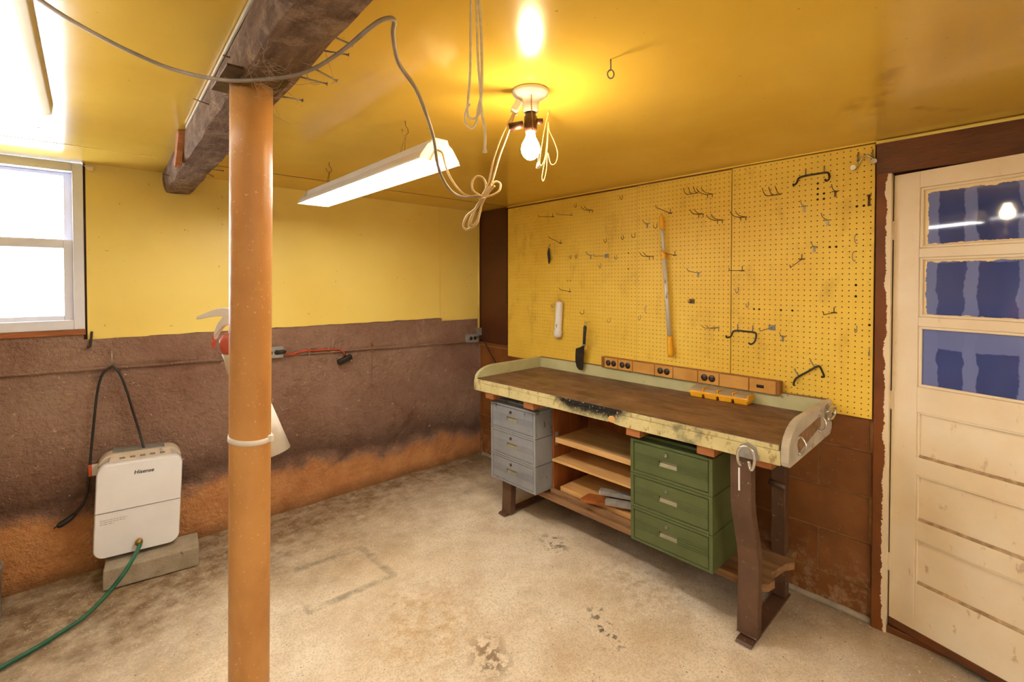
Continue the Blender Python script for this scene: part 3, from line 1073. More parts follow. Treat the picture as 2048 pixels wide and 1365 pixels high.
hn.lathe([(.044, 0), (.070, .155), (.066, .155), (.041, .003)], tuple(hp), 28, Mh)
hn.build('horn', M['white'], fx)
hb = MB()
hb.lathe([(.012, -.10), (.024, -.09), (.040, -.002), (.042, .004), (0, .004)], tuple(hp), 24, Mh)
hb.build('horn_neck', M['red'], fx)

# ================================================================= ceiling lamps
# lampholder with adapter, bulb and pull chain
lx, ly = 1.073, 1.11
lamp = thing('ceiling_lampholder', 'white porcelain ceiling lampholder with brown adapter and glowing bare bulb', 'lamp', (lx, ly, H))
MB().lathe([(.0, 0), (.058, 0), (.060, -.004), (.058, -.012), (.046, -.022), (.030, -.030), (.026, -.045), (.026, -.066), (.022, -.070), (0, -.070)][::-1], (0, 0, 0), 36).build('base', M['porcelain'], lamp)
ad = MB()
ad.lathe([(0, -.132), (.019, -.132), (.021, -.122), (.021, -.085), (.017, -.078), (.017, -.066), (0, -.066)], (0, 0, 0), 20)
ad.cyl((-.018, .016, -.108), (-.052, .046, -.118), .012, .014, n=14)
ad.cyl((.012, -.010, -.098), (.030, -.026, -.098), .010, n=12)
ad.build('socket_adapter', M['bakelite'], lamp)
pl = MB()
pl.box(-.018, .018, -.012, .012, -.02, .02, Matrix.Translation((-.034, .03, -.052)) @ Matrix.Rotation(.9, 4, 'Z') @ Matrix.Rotation(.5, 4, 'X'))
pl.build('side_plug', M['porcelain'], lamp, .004)
MB().lathe([(0, -.222), (.012, -.220), (.022, -.212), (.029, -.199), (.031, -.186), (.027, -.170), (.019, -.156), (.015, -.145), (.0145, -.131)], (.0, 0, 0), 24).build('bulb', M['bulb'], lamp)
ch = MB()
for i in range(22):
    z = -.030 - i * .0065
    ch.lathe([(0, -.0018), (.0018, 0), (0, .0018)], (-.022 + .0006 * i, -.026, z), 6)
ch.tube(spline([(-.024, -.028, -.026), (-.026, -.030, -.06), (-.022, -.030, -.10), (-.018, -.028, -.145)]), .0014, 6)
ch.build('pull_chain', M['brass'], lamp)
ec = MB().lathe([(0, -.252), (.008, -.250), (.005, -.236), (.002, -.230), (0, -.230)], (.016, -.019, 0), 12)
ec.tube([(.016, -.019, -.232), (.016, -.019, -.20)], .001, 6)
ec.build('chain_end', M['porcelain'], lamp)

# looped string hung on a ceiling screw beside the lamp
st = MB()
sx, sy = 1.241, 1.193
rt = Vector((.745, -.667, 0))


def sp3(base, pts):
    """points given as (right, up) offsets from base, in a vertical plane facing the room"""
    return [Vector(base) + rt * u + Vector((0, 0, w)) for u, w in pts]


st.cyl((sx, sy, H), (sx, sy, H - .015), .002, n=8)
st.tube(spline(sp3((sx, sy, H - .012), [(0, 0), (-.012, -.05), (-.022, -.11), (-.03, -.17), (-.024, -.185), (-.012, -.16), (-.004, -.10), (.0, -.03), (.004, -.06), (.022, -.10), (.034, -.14), (.028, -.175), (.010, -.18), (-.002, -.14), (-.006, -.20), (-.016, -.24), (-.022, -.23), (-.016, -.19), (-.004, -.13), (.0, -.05)])), .0017, 6)
tag(st.build('string_loop', M['string']), 'yellowed looped string on a ceiling screw right of the bulb', 'string')

# second lampholder, added unseen behind the camera for more room light
l2 = thing('ceiling_lampholder', 'unseen porcelain ceiling lampholder with bare bulb, added behind the camera', 'lamp', (.55, -.75, H))
MB().lathe([(.0, 0), (.058, 0), (.060, -.004), (.058, -.012), (.046, -.022), (.030, -.030), (.026, -.066), (0, -.070)][::-1], (0, 0, 0), 28).build('base', M['porcelain'], l2)
MB().lathe([(0, -.162), (.012, -.160), (.022, -.152), (.029, -.139), (.031, -.126), (.027, -.110), (.019, -.096), (.015, -.085), (.0145, -.066)], (0, 0, 0), 24).build('bulb', M['bulb'], l2)


# hanging shop light
def shop_light(label, xc, y0, y1, zb, hooks, cord=False):
    t = thing('shop_light', label, 'light', (xc, (y0 + y1) / 2, zb), group='fluorescent lights')
    L = (y1 - y0) / 2
    # body: trapezoid ridge plus wings, cross-section in x,z
    sec = [(-.082, .0), (-.078, .006), (-.036, .048), (-.030, .072), (.030, .072), (.036, .048), (.078, .006), (.082, 0),
           (.079, -.001), (.074, .003), (.034, .040), (-.034, .040), (-.074, .003), (-.079, -.001)]
    MB().prism([(x, z) for x, z in sec], -L, L, 'y').build('reflector', M['enamelwhite'], t)
    for s_ in (-1, 1):
        ya = s_ * L
        cap = [(-.082, -.002), (-.078, .012), (-.05, .052), (-.036, .062), (-.030, .078), (.030, .078), (.036, .062), (.05, .052), (.078, .012), (.082, -.002)]
        e_ = MB().prism(cap, ya, ya + s_ * .004, 'y').build('end_plate', M['enamelwhite'], t, .001)
        MB().prism([(-.012, .018), (.012, .018), (.012, .036), (.004, .042), (-.012, .042)], ya + s_ * .004, ya + s_ * .005, 'y').build('knockout', M['cream'], e_)
        for k in (-1, 1):
            MB().box(k * .042 - .013, k * .042 + .013, ya - s_ * .022, ya - s_ * .002, .002, .036).build('lampholder_clip', M['white'], t, .002)
    for k in (-1, 1):
        MB().tube([(k * .042, -L + .018, .012), (k * .042, L - .018, .012)], .0165, 18).build('tube', M['tube'], t)
    for (hx, hy) in hooks:
        h_ = MB()
        b0 = Vector((hx - xc, hy - (y0 + y1) / 2, H - zb))
        h_.tube([b0, b0 + Vector((0, 0, -.018)), b0 + Vector((.010, 0, -.028)), b0 + Vector((.013, 0, -.042)), b0 + Vector((.004, 0, -.052)), b0 + Vector((-.010, 0, -.048)), b0 + Vector((-.016, 0, -.034))], .0022, 6)
        h_.build('ceiling_hook', M['brass'], t)
        c_ = MB()
        a0 = b0 + Vector((.002, 0, -.050))
        for e in ((Vector((.0, .0, .072))), Vector((0, .04 if hy < (y0 + y1) / 2 else -.04, .072))):
            tgt = Vector((b0.x * .3, b0.y + e.y, e.z))
            nl = max(3, int((a0 - tgt).length / .012))
            for i in range(nl):
                p = a0.lerp(tgt, (i + .5) / nl)
                d = (tgt - a0).normalized()
                s1_ = d.orthogonal().normalized() if i % 2 else d.cross(d.orthogonal()).normalized()
                c_.tube([p + d * .007 * math.cos(R(q)) + s1_ * .003 * math.sin(R(q)) for q in range(0, 360, 60)], .0008, 4, closed=True)
        c_.build('chain', M['brass'], t)
    return t


shop_light('white fluorescent shop light hanging on chains beside the bulb, both tubes lit', .905, 1.385, 2.605, 1.935, [(.914, 1.635), (.934, 2.461)])

# bare-tube batten on the ceiling, upper left
bt = thing('ceiling_strip_light', 'lit bare fluorescent tube light fixed to the ceiling above the window', 'light', (-.128, 1.74, H), group='fluorescent lights')
MB().prism([(-.045, 0), (-.040, -.035), (-.02, -.045), (.02, -.045), (.040, -.035), (.045, 0)][::-1], -.59, .57, 'y').build('housing', M['enamelwhite'], bt, .002)
MB().tube([(-.012, -.60, -.066), (-.012, .60, -.066)], [.019, .019], 20).build('tube', M['striptube'], bt)
for s_ in (-1, 1):
    MB().box(-.032, .008, s_ * .585 - .008, s_ * .585 + .008, -.085, -.04).build('lampholder_clip', M['white'], bt, .003)
# unseen shop lights added behind the camera as front fill
shop_light('unseen fluorescent shop light added as fill behind the camera, nearer the left wall', -.75, -1.7, -.5, 1.98, [(-.75, -1.5), (-.75, -.7)])
shop_light('unseen fluorescent shop light added as fill behind the camera, nearer the door', 1.25, -1.9, -.7, 1.98, [(1.25, -1.7), (1.25, -.9)])

# ================================================================= cords and strings overhead
tag(MB().tube(spline([(-.10, 1.40, 2.135), (-.069, 1.424, 2.12), (-.015, 1.443, 2.10), (.071, 1.45, 2.072), (.168, 1.440, 2.048), (.262, 1.340, 2.018),
                      (.352, 1.238, 2.018), (.394, 1.150, 2.019), (.413, 1.02, 2.020), (.420, .90, 2.024), (.436, .868, 2.036), (.462, .87, 2.046),
                      (.478, .905, 2.036), (.520, .960, 2.010), (.585, 1.00, 1.985), (.632, 1.030, 1.945), (.690, 1.085, 1.905), (.745, 1.150, 1.855),
                      (.81, 1.215, 1.828), (.862, 1.245, 1.806), (.90, 1.24, 1.795), (.945, 1.21, 1.80)]), .0047, 8).build('draped_extension_lead', M['greycord']),
    'grey extension cord draped under the beam and down past the shop light', 'cord')
B0 = Vector((.952, 1.208, 1.796))
cb = MB()
# two runs up to the lamp plug
for du in (-.004, .006):
    cb.tube(spline([B0 + rt * du, B0 + rt * (.025 + du) + Vector((0, 0, .05)), B0 + rt * (.045 + du * 1.6) + Vector((0, 0, .13)), B0 + rt * (.075 + du * 1.5) + Vector((0, 0, .21)), Vector((1.038, 1.140, 2.085))]), .0032, 8)
# shop light lead
cb.tube(spline([(.890, 1.378, 1.972), (.895, 1.352, 1.955), (.888, 1.32, 1.90), (.890, 1.285, 1.850), (.905, 1.255, 1.812), (.925, 1.238, 1.800), B0 + Vector((0, 0, .004))]), .0034, 8)
# loops of the bundle
for pts in ([(.0, .0), (-.03, .022), (-.032, .05), (-.018, .068), (.002, .062), (.012, .035), (.004, .0), (-.02, -.035), (-.05, -.06), (-.062, -.09), (-.052, -.104), (-.036, -.098)],
            [(-.01, -.005), (.012, .02), (.032, .042), (.045, .05), (.058, .042), (.054, .02), (.034, .006), (.012, .0), (-.012, -.02), (-.035, -.062), (-.044, -.088), (-.036, -.098), (-.018, -.086), (-.008, -.05), (.0, -.01)],
            [(.03, .04), (.01, .012), (-.012, -.022), (-.028, -.05), (-.038, -.08), (-.03, -.09), (-.014, -.07), (-.004, -.03), (.018, .012), (.04, .036)]):
    cb.tube(spline([B0 + rt * u + Vector((.0, .0, w)) + Vector((.667, .745, 0)) * random.uniform(-.006, .006) for u, w in pts]), .0036, 8)
cb.tube([B0 + rt * .009 * math.cos(R(q)) + Vector((.667, .745, 0)) * .011 * math.sin(R(q)) + Vector((0, 0, -.006 + .004 * math.cos(R(q)))) for q in range(0, 360, 30)], .002, 6, closed=True)
tag(cb.build('cord_bundle', M['tancord']), 'tan lamp cord tied in a looped bundle below the bulb', 'cord')

rp = MB()
RB = Vector((.610, .795, H))
rp.tube(spline([RB + rt * u + Vector((0, 0, w)) for u, w in ((-.010, 0), (-.011, -.09), (-.013, -.19), (-.018, -.255), (-.012, -.275), (.002, -.272), (.010, -.245), (.004, -.15), (.0, 0))]), .0026, 8)
rp.tube(spline([RB + rt * u + Vector((0, 0, w)) for u, w in ((.004, 0), (.011, -.10), (.012, -.20), (.010, -.245), (.015, -.28), (.019, -.31), (.018, -.338))]), .003, 8)
rp.tube([RB + rt * .018 + Vector((0, 0, -.336)), RB + rt * .018 + Vector((0, 0, -.346))], [.003, .0055], 8)
rp.tube(spline([RB + rt * u + Vector((0, 0, w)) for u, w in ((-.013, -.245), (-.022, -.262), (-.022, -.285), (-.010, -.296), (.0, -.285), (.004, -.255), (.009, -.235))]), .0024, 8)
tag(rp.build('hanging_rope', M['rope']), 'pale knotted rope hanging from the ceiling left of the bulb', 'rope')

eh = MB()
ex, ey = 1.088, .806
eh.cyl((ex, ey, H), (ex, ey, H - .030), .0022, n=8)
eh.tube([Vector((ex, ey, H - .041)) + rt * .009 * math.sin(R(q)) + Vector((0, 0, .012 * math.cos(R(q)))) for q in range(0, 360, 30)], .0022, 6, closed=True)
tag(eh.build('eye_screw', M['steel']), 'steel eye screw in the ceiling right of the bulb', 'eye screw')

# ================================================================= pegboards (real holes, one inch apart)
BIGHOLES = [(0.711, 1.991), (0.711, 1.965), (0.711, 1.942), (0.71, 1.916), (0.684, 1.94), (0.684, 1.915), (0.554, 1.862), (0.528, 1.863), (0.657, 1.686), (0.634, 1.687), (0.999, 1.378), (0.975, 1.379), (0.87, 1.381), (0.819, 1.381), (0.504, 1.331), (1.774, 1.707), (1.777, 1.608), (2.269, 1.532), (2.245, 1.532), (0.559, 1.515), (0.557, 1.458)]


def pegboard(name, ya, yb, za, zb, label, bow=0.0):
    """panel in the plane X=const, from y=ya (right) to y=yb (left)"""
    t = thing(name, label, 'pegboard', (XR - .012, (ya + yb) / 2, za), group='yellow pegboards')
    w, h = yb - ya, zb - za
    nxh, nzh = int(round(w / .0254)), int(round(h / .0254))
    cw, chh = w / nxh, h / nzh
    X0, X1 = -.008, -.003
    bigs = {(int((y_ - ya) / cw), int((z_ - za) / chh)) for y_, z_ in BIGHOLES if ya < y_ < yb}
    b = MB()
    V, Fc = b.v, b.f
    idx = {}
    def gv(i, j):
        if (i, j) not in idx:
            idx[(i, j)] = len(V)
            V.append((X0 - bow * math.sin(math.pi * i / nxh) ** 2, -w / 2 + i * cw, j * chh))
        return idx[(i, j)]
    for i in range(nxh):
        for j in range(nzh):
            c4 = [gv(i, j), gv(i + 1, j), gv(i + 1, j + 1), gv(i, j + 1)]
            cy, cz = -w / 2 + (i + .5) * cw, (j + .5) * chh
            r = .0058 if (i, j) in bigs else .0030
            xo = X0 - bow * math.sin(math.pi * (i + .5) / nxh) ** 2
            o_ = len(V)
            for k in range(8):
                an = R(-135 + 45 * k)
                V.append((xo, cy + r * math.cos(an), cz + r * math.sin(an)))
            for k in range(8):
                an = R(-135 + 45 * k)
                V.append((X1, cy + r * math.cos(an), cz + r * math.sin(an)))
            for s_ in range(4):
                a0, a1 = c4[s_], c4[(s_ + 1) % 4]
                p0, p1, p2 = o_ + 2 * s_, o_ + 2 * s_ + 1, o_ + (2 * s_ + 2) % 8
                Fc.append((a0, p0, p1)[::-1]); Fc.append((a0, p1, a1)[::-1]); Fc.append((a1, p1, p2)[::-1])
            for k in range(8):
                Fc.append((o_ + k, o_ + (k + 1) % 8, o_ + 8 + (k + 1) % 8, o_ + 8 + k)[::-1])
    b.sm += [False] * (len(Fc) - len(b.sm))
    # panel edges
    b.box(X0 + .0005, X1, -w / 2 - .0006, -w / 2, 0, h)
    b.box(X0 + .0005, X1, w / 2, w / 2 + .0006, 0, h)
    b.box(X0 + .0005, X1, -w / 2, w / 2, -.0006, 0)
    b.box(X0 + .0005, X1, -w / 2, w / 2, h, h + .0006)
    b.build('perforated_panel', M['peg'], t)
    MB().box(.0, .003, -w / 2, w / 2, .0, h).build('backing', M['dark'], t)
    sc = MB().cyl((X0 + .001, 0, 0), (X0 - .0015, 0, 0), .004, .003, n=10).mesh('screw', M['peg'])
    for zz in (.03, h * .5, h - .03):
        for yy in (-w / 2 + .02, w / 2 - .02):
            obj_copy('screw', sc, t, (0, yy, zz))
    return t


PT, PB = 2.131, .914
pegboard('pegboard', .4955, 1.1130, PB, PT - .003, 'yellow pegboard panel nearest the door')
pegboard('pegboard', 1.1180, 1.7005, PB, PT - .007, 'middle yellow pegboard panel, with the long pole')
pegboard('pegboard', 1.7030, 2.9335, PB, PT - .009, 'wide yellow pegboard panel at the left end of the bench wall', .002)
PX = XR - .020       # face of the boards

# ================================================================= workbench
BROT = Euler((0, -.0105, R(-88.8)))
BLOC = Vector((1.932, 2.535, 0))
BM = Matrix.Translation(BLOC) @ BROT.to_matrix().to_4x4()


def bthing(name, label, cat, at, group=None):
    t = thing(name, label, cat, tuple(BM @ Vector(at)), BROT, group)
    return t


BLN, BD = 1.912, .606
back = lambda x: .645 - .0205 * x          # the back edge runs parallel to the wall
bench = bthing('workbench', 'long wooden workbench with worn cream-green edge and brown steel legs', 'workbench', (0, 0, 0))
# hardboard top, edge lightly ragged
mb = MB()
n = 80
front = [(.03 + (BLN - .06) * i / n, .004 + .003 * noise.noise(Vector((i * .6, 0, 0)))) for i in range(n + 1)]
mb.prism(front + [(BLN - .03, back(BLN) - .02), (.03, back(0) - .02)], .874, .880, 'z')
mb.build('top_sheet', M['benchtop'], bench)
# planks under the sheet, seen as the front edge
xs = [.0, .40, .78, 1.16, 1.50, BLN - .035]
for x0, x1 in zip(xs[:-1], xs[1:]):
    MB().box(x0 + .001, x1 - .001, .002, .575, .852, .8735).build('top_plank', M['apron'], bench, .002)
# front apron, with a splintered notch
ap = MB()
pr = [(.0, .800), (.0, .851), (BLN - .03, .851), (BLN - .03, .795)]
bot = [(BLN - .03, .795), (1.5, .796), (1.20, .795), (1.15, .797), (1.125, .80), (1.115, .812), (1.095, .815), (1.085, .803), (1.0, .801), (.75, .803), (.5, .799), (.02, .797), (.0, .80)]
ap.prism([(.0, .851), (BLN - .03, .851)] + bot, .0, .035, 'y')
ap.build('front_apron', M['apron'], bench, .002)
MB().prism([(1.09, .806), (1.125, .803), (1.13, .825), (1.118, .838), (1.098, .836), (1.088, .822)], -.0008, .004, 'y').build('splinter', M['ply'], bench)
# back rail
xa, xb = .02, BLN - .02
MB().hexa([(x_, back(x_) - d_, z_) for z_ in (.84, .953) for d_ in (.024, .002) for x_ in (xa, xb)]).build('back_rail', M['railpaint'], bench, .002)
MB().hexa([(x_, back(x_) - d_, z_) for z_ in (.953, .956) for d_ in (.026, .001) for x_ in (xa, xb)]).build('rail_edge', M['oldwood'], bench)
# end boards: curved front, depth profile in (y, z)


def end_profile(zt=.953):
    bd = back(0)
    return [(.0, .800), (bd, .795), (bd, zt), (.16, zt)] + [(.16 - .155 * math.sin(R(q)), .875 + (zt - .875) * math.cos(R(q))) for q in (15, 30, 45, 60, 75, 90)] + [(.0, .855)]


MB().prism(end_profile(), -.002, .026, 'x').build('end_board', M['railpaint'], bench, .003)
pe = [(.0, .812), (.006, .798), (.02, .790), (BD - .03, .800), (BD - .005, .82), (BD, .84), (BD, .955), (.17, .953), (.11, .945), (.06, .925), (.025, .900), (.006, .870)]
MB().prism(pe, BLN - .030, BLN, 'x').build('end_board', M['endboard'], bench, .004)
MB().prism([(.10, .86), (.12, .895), (.42, .915), (.42, .87), (.12, .825)], BLN, BLN + .0008, 'x').build('worn_patch', M['oldwood'], bench)


# drawer pulls on the right end board
def pull(y, z, L=.06, dz=.0):
    m_ = MB()
    m_.tube(spline([(BLN, y, z + L / 2), (BLN + .010, y + .002, z + L / 2 + .004), (BLN + .024, y, z + L / 4), (BLN + .027, y - .004, z), (BLN + .024, y, z - L / 4), (BLN + .010, y + .002, z - L / 2 - .004), (BLN, y, z - L / 2)]), .0035, 8)
    m_.cyl((BLN, y, z + L / 2), (BLN + .002, y, z + L / 2), .008, n=10)
    m_.cyl((BLN, y, z - L / 2), (BLN + .002, y, z - L / 2), .008, n=10)
    return m_.build('pull_handle', M['chrome'], bench)


pull(.115, .855)
pull(.395, .885)
# heavy chrome hooks
def bighook(at, M_, name='ring_hook'):
    m_ = MB()
    m_.tube([M_ @ Vector(p) for p in spline([(-.030, 0, -.042), (-.026, -.012, -.05), (-.030, -.022, -.03), (-.030, -.026, .0), (-.018, -.030, .026), (.006, -.030, .036), (.028, -.028, .022), (.034, -.026, -.006), (.030, -.024, -.036), (.020, -.018, -.056), (.012, -.012, -.05), (.004, -.004, -.03)])], .0065, 10)
    o_ = m_.build(name, M['chrome'], bench)
    p_ = MB().prism([(-.042, -.02), (-.03, .03), (.0, .046), (.03, .032), (.044, -.02)], -.002, .0, 'y', M_)
    p_.build('hook_plate', M['galv'], bench)
    return o_


bighook(None, Matrix.Translation((1.765, -.001, .815)))
bighook(None, Matrix.Translation((BLN + .001, BD - .085, .918)) @ Matrix.Rotation(R(90), 4, 'Z') @ Matrix.Rotation(R(70), 4, 'Y') @ Matrix.Scale(.8, 4))
# spacer blocks above the cabinets
for x0, x1 in ((.105, .178), (.462, .545), (1.185, 1.262), (1.545, 1.622), (1.766, 1.84)):
    MB().box(x0, x1, .012 if x0 < 1.7 else .04, .50, .757 if x1 < 1.3 else .757, .7975).build('spacer_block', M['pine'], bench, .0015)


# pressed steel legs
def front_leg(xc, ztop=1.0):
    m_ = MB()
    st_ = [(.797, .035), (.70, .034), (.60, .036), (.53, .048), (.46, .072), (.38, .098), (.31, .112), (.24, .110), (.14, .104), (.05, .098), (.006, .096)]
    st_ = [(z, y) for z, y in st_ if z <= ztop]
    if ztop < .7:
        st_ = [(ztop, st_[0][1])] + st_
    hw = .042
    secs = []
    for z, y in st_:
        secs.append([(xc - hw, y, z), (xc + hw, y, z), (xc + hw, y + .045, z), (xc + hw - .006, y + .045, z), (xc + hw - .006, y + .006, z), (xc - hw + .006, y + .006, z), (xc - hw + .006, y + .045, z), (xc - hw, y + .045, z)])
    for s_ in secs:
        m_.v += s_
    for i in range(len(secs) - 1):
        for q in range(8):
            m_.f.append((i * 8 + q, i * 8 + (q + 1) % 8, (i + 1) * 8 + (q + 1) % 8, (i + 1) * 8 + q)); m_.sm.append(False)
    m_.f.append((0, 1, 2, 3, 4, 5, 6, 7)); m_.sm.append(False)
    m_.f.append(tuple((len(secs) - 1) * 8 + q for q in range(8))[::-1]); m_.sm.append(False)
    # bracket foot at the top
    if ztop > .7:
        m_.prism([(.035, .797), (.13, .797), (.085, .74), (.078, .66)], xc + .03, xc + .036, 'x')
    return m_.build('leg', M['steelbrown'], bench, .002)


def back_leg(xc):
    m_ = MB()
    z0 = -.0105 * xc
    m_.box(xc - .03, xc + .03, .475, .482, .0 + .004 - .0, .797)
    m_.box(xc + .024, xc + .03, .482, .53, .004, .797)
    m_.box(xc - .03, xc - .024, .482, .53, .004, .797)
    o_ = m_.build('leg', M['steelbrown'], bench, .002)
    MB().tube([(xc - .036, .468, .545), (xc + .036, .468, .535)], .012, 10).build('leg_lug', M['steelbrown'], o_)
    return o_


for xc in (.205, 1.722):
    dz = -.0105 * xc
    front_leg(xc, 1.0 if xc > 1 else .2255)
    back_leg(xc)
    MB().prism([(.055, .0), (.065, .010), (.55, .010), (.55, .0)], xc - .032, xc + .032, 'x', Matrix.Translation((0, 0, dz + .002))).build('foot_plate', M['steelbrown'], bench)
MB().box(1.7125, 1.7200, .0325, .0352, .640, .735).build('paint_drip', M['white'], bench, .001)
# long lower board that carries the shelf box
lb = MB()
ragged = [(1.80, .115), (1.775, .14), (1.785, .19), (1.755, .24), (1.765, .30), (1.775, .36), (1.80, .40), (1.77, .47), (1.775, .52)]
lb.prism([(.15, .16)] + [(1.74, .16)] + [(x, y + .05) for x, y in ragged[1:]] + [(.15, .57)], .172, .205, 'z')
lb.build('lower_board', M['oldwood'], bench, .002)

# ================================================================= shelf box between the cabinets
sb = bthing('shelf_box', 'open plywood shelf box under the workbench between the two drawer cabinets', 'shelf', (0, 0, .2055))
SX0, SX1, SY0, SY1 = .520, 1.185, .205, .56
o0 = .2055
MB().box(SX0, SX0 + .012, SY0, SY1, 0, .585).build('side_panel', M['redwood'], sb, .001)
MB().box(SX1 - .012, SX1, SY0 + .03, SY1, 0, .585).build('side_panel', M['redwood'], sb, .001)
MB().box(SX0 + .012, SX1 - .012, SY1 - .008, SY1, 0, .585).build('back_panel', M['redwood'], sb)
sh = MB().box(SX0 + .045, SX1 - .013, SY0 - .01, SY1 - .01, .335, .355).build('shelf', M['ply'], sb, .001)
MB().box(SX0 + .040, SX1 - .02, SY0 - .016, SY0 - .0105, .325, .357).build('splintered_edge', M['ply'], sh, .002)
MB().box(SX0 + .008, SX1 - .013, SY0 - .012, SY1 - .01, .200, .214).build('shelf', M['ply'], sb, .001)
MB().box(SX0 + .06, SX1 - .013, SY0 + .004, SY1 - .01, .004, .052).build('shelf', M['ply'], sb, .001)
MB().box(SX0, SX1 - .002, SY0 - .022, SY0 - .001, -.0, .030).build('front_strip', M['oldwood'], sb, .002)
br = MB()
br.box(SX0 + .0125, SX0 + .016, SY0 + .012, SY0 + .04, .295, .375)
br.box(SX0 + .0125, SX0 + .044, SY0 + .012, SY0 + .04, .325, .332)
br.build('corner_bracket', M['galv'], sb)
# odd lengths lying on the bottom shelf
zsh = .2055 + .053


def lying(name, mat, label, cat, x, y, z, L, w, h, rz, tilt=0.0, chan=False):
    t_ = BM @ Matrix.Translation((x, y, z)) @ Matrix.Rotation(rz, 4, 'Z') @ Matrix.Rotation(tilt, 4, 'Y')
    m_ = MB()
    if chan:
        m_.box(0, L, 0, w, h - .002, h)
        m_.box(0, L, 0, .002, 0, h - .002)
        m_.box(0, L, w - .002, w, 0, h - .002)
        m_.box(-.0, .002, 0.002, w - .002, h * .2, h - .002)
    else:
        m_.prism([(0, w * .1), (.02, 0), (L, 0), (L, w), (.03, w * .95)], 0, h, 'z')
    o_ = m_.build(name, mat, None, .001)
    o_.matrix_world = t_
    return tag(o_, label, cat)


lying('wood_offcut', M['redwood'], 'reddish wood offcut lying on the bottom shelf under the metal channels', 'wood offcut', .80, .125, zsh + .001, .36, .10, .018, .42)
lying('metal_channel', M['galv'], 'grey metal channel on the bottom shelf, lower of two', 'metal channel', .945, .165, zsh + .020, .235, .03, .030, .40, 0, True)
lying('metal_channel', M['galv'], 'grey metal channel on the bottom shelf, upper of two', 'metal channel', .885, .190, zsh + .052, .29, .045, .024, .36, 0, True)


# ================================================================= drawer cabinets
def cabinet(label, at, mats, chip, d=.46):
    t = bthing('drawer_cabinet', label, 'cabinet', at)
    w, hh = .412, .168
    for k in range(3):
        z0 = (2 - k) * hh
        mt = mats[k]
        body = MB()
        body.box(0, w, .014, d, z0 + .002, z0 + hh - .002)
        # front rim
        for (x0, x1, za, zb) in ((0, .018, z0 + .001, z0 + hh - .001), (w - .018, w, z0 + .001, z0 + hh - .001), (.018, w - .018, z0 + .001, z0 + .013), (.018, w - .018, z0 + hh - .013, z0 + hh - .001)):
            body.box(x0, x1, 0, .0145, za, zb)
        body.build('case', mt, t, .0015)
        dx0, dx1, dz0, dz1 = .0212, w - .0212, z0 + .0162, z0 + hh - .0162
        hx0, hx1, hz0, hz1 = .155, .245, z0 + .068, z0 + .096
        dr = MB()
        for (x0, x1, za, zb) in ((dx0, hx0, dz0, dz1), (hx1, dx1, dz0, dz1), (hx0, hx1, dz0, hz0), (hx0, hx1, hz1, dz1)):
            dr.box(x0, x1, .0015, .013, za, zb)
        for q in range(4):
            zr = z0 + .063 + q * .0115
            for (x0, x1) in ((dx0 + .003, hx0 - .006), (hx1 + .006, dx1 - .003)):
                dr.box(x0, x1, -.0012, .002, zr, zr + .0048)
        dro = dr.build('drawer', mt, t)
        hd_ = MB().add([(hx0, .0125, hz0), (hx1, .0125, hz0), (hx1, .0125, hz1), (hx0, .0125, hz1), (hx0, .003, hz0 + .004), (hx1, .003, hz0 + .004)],
                       [(0, 1, 2, 3), (0, 4, 5, 1)])
        hd_.add([(hx0, .0028, hz0), (hx1, .0028, hz0), (hx1, .009, hz0 + .016), (hx0, .009, hz0 + .016)], [(0, 1, 2, 3)])
        hd_.build('finger_pull', M['darkslot'], dro)
        lk = MB()
        Ml = Matrix.Rotation(R(90), 4, 'X')
        lk.lathe([(.0095, 0), (.0095, .004), (.0075, .006), (.004, .006), (.004, .003), (0, .003)], (.192, .0015, z0 + .126), 16, Ml)
        lk.build('lock', M['steel'] if chip else M['rust'], dro)
    MB().box(.004, w - .004, .05, d - .02, 3 * hh - .001, 3 * hh + .012).build('top_lip', mats[0], t, .002)
    return t


cabinet('grey chipped steel three-drawer cabinet under the left end of the bench', (.103, .058, .226), [M['greychip'], M['grey'], M['grey']], False, .40)
cabinet('olive green steel three-drawer cabinet under the right part of the bench', (1.188, .045, .232), [M['green']] * 3, True)

# ================================================================= things on the bench
# plug strip: painted steel raceway with outlets on the back rail
ps = thing('outlet_strip', 'orange-brown painted metal outlet strip above the back rail of the bench', 'outlet strip', (2.5775, 1.945, .936), (0, -.002, R(-90)))
L = 1.09
MB().box(0, L, -.044, -.003, .022, .092).build('housing', M['outletside'], ps, .003)
secs = [(.03, .135, True), (.135, .245, True), (.245, .40, False), (.40, .52, True), (.52, .67, False), (.67, .79, True), (.79, .945, False), (.945, 1.075, None)]
for x0, x1, kind in secs:
    cv = MB().box(x0 + .0022, x1 - .0022, -.049, -.0445, .025, .090).build('cover_plate', M['outletbox'], ps, .0015)
    xm = (x0 + x1) / 2
    if kind:
        for s_ in (-1, 1):
            Mo = Matrix.Rotation(R(90), 4, 'X')
            oc = MB().lathe([(.019, 0), (.019, .003), (.0175, .0045), (0, .0045)], (xm + s_ * .021, -.0478, .058), 18, Mo).build('socket', M['outlet'], cv)
            sl = MB()
            sl.box(xm + s_ * .021 - .006, xm + s_ * .021 + .006, -.0529, -.0524, .0615, .0635)
            sl.box(xm + s_ * .021 - .006, xm + s_ * .021 + .006, -.0529, -.0524, .0535, .0555)
            sl.build('socket_slot', M['steel'], cv)
    elif kind is None:
        MB().box(xm - .028, xm + .008, -.0505, -.0478, .048, .064).build('switch', M['outlet'], cv, .002)

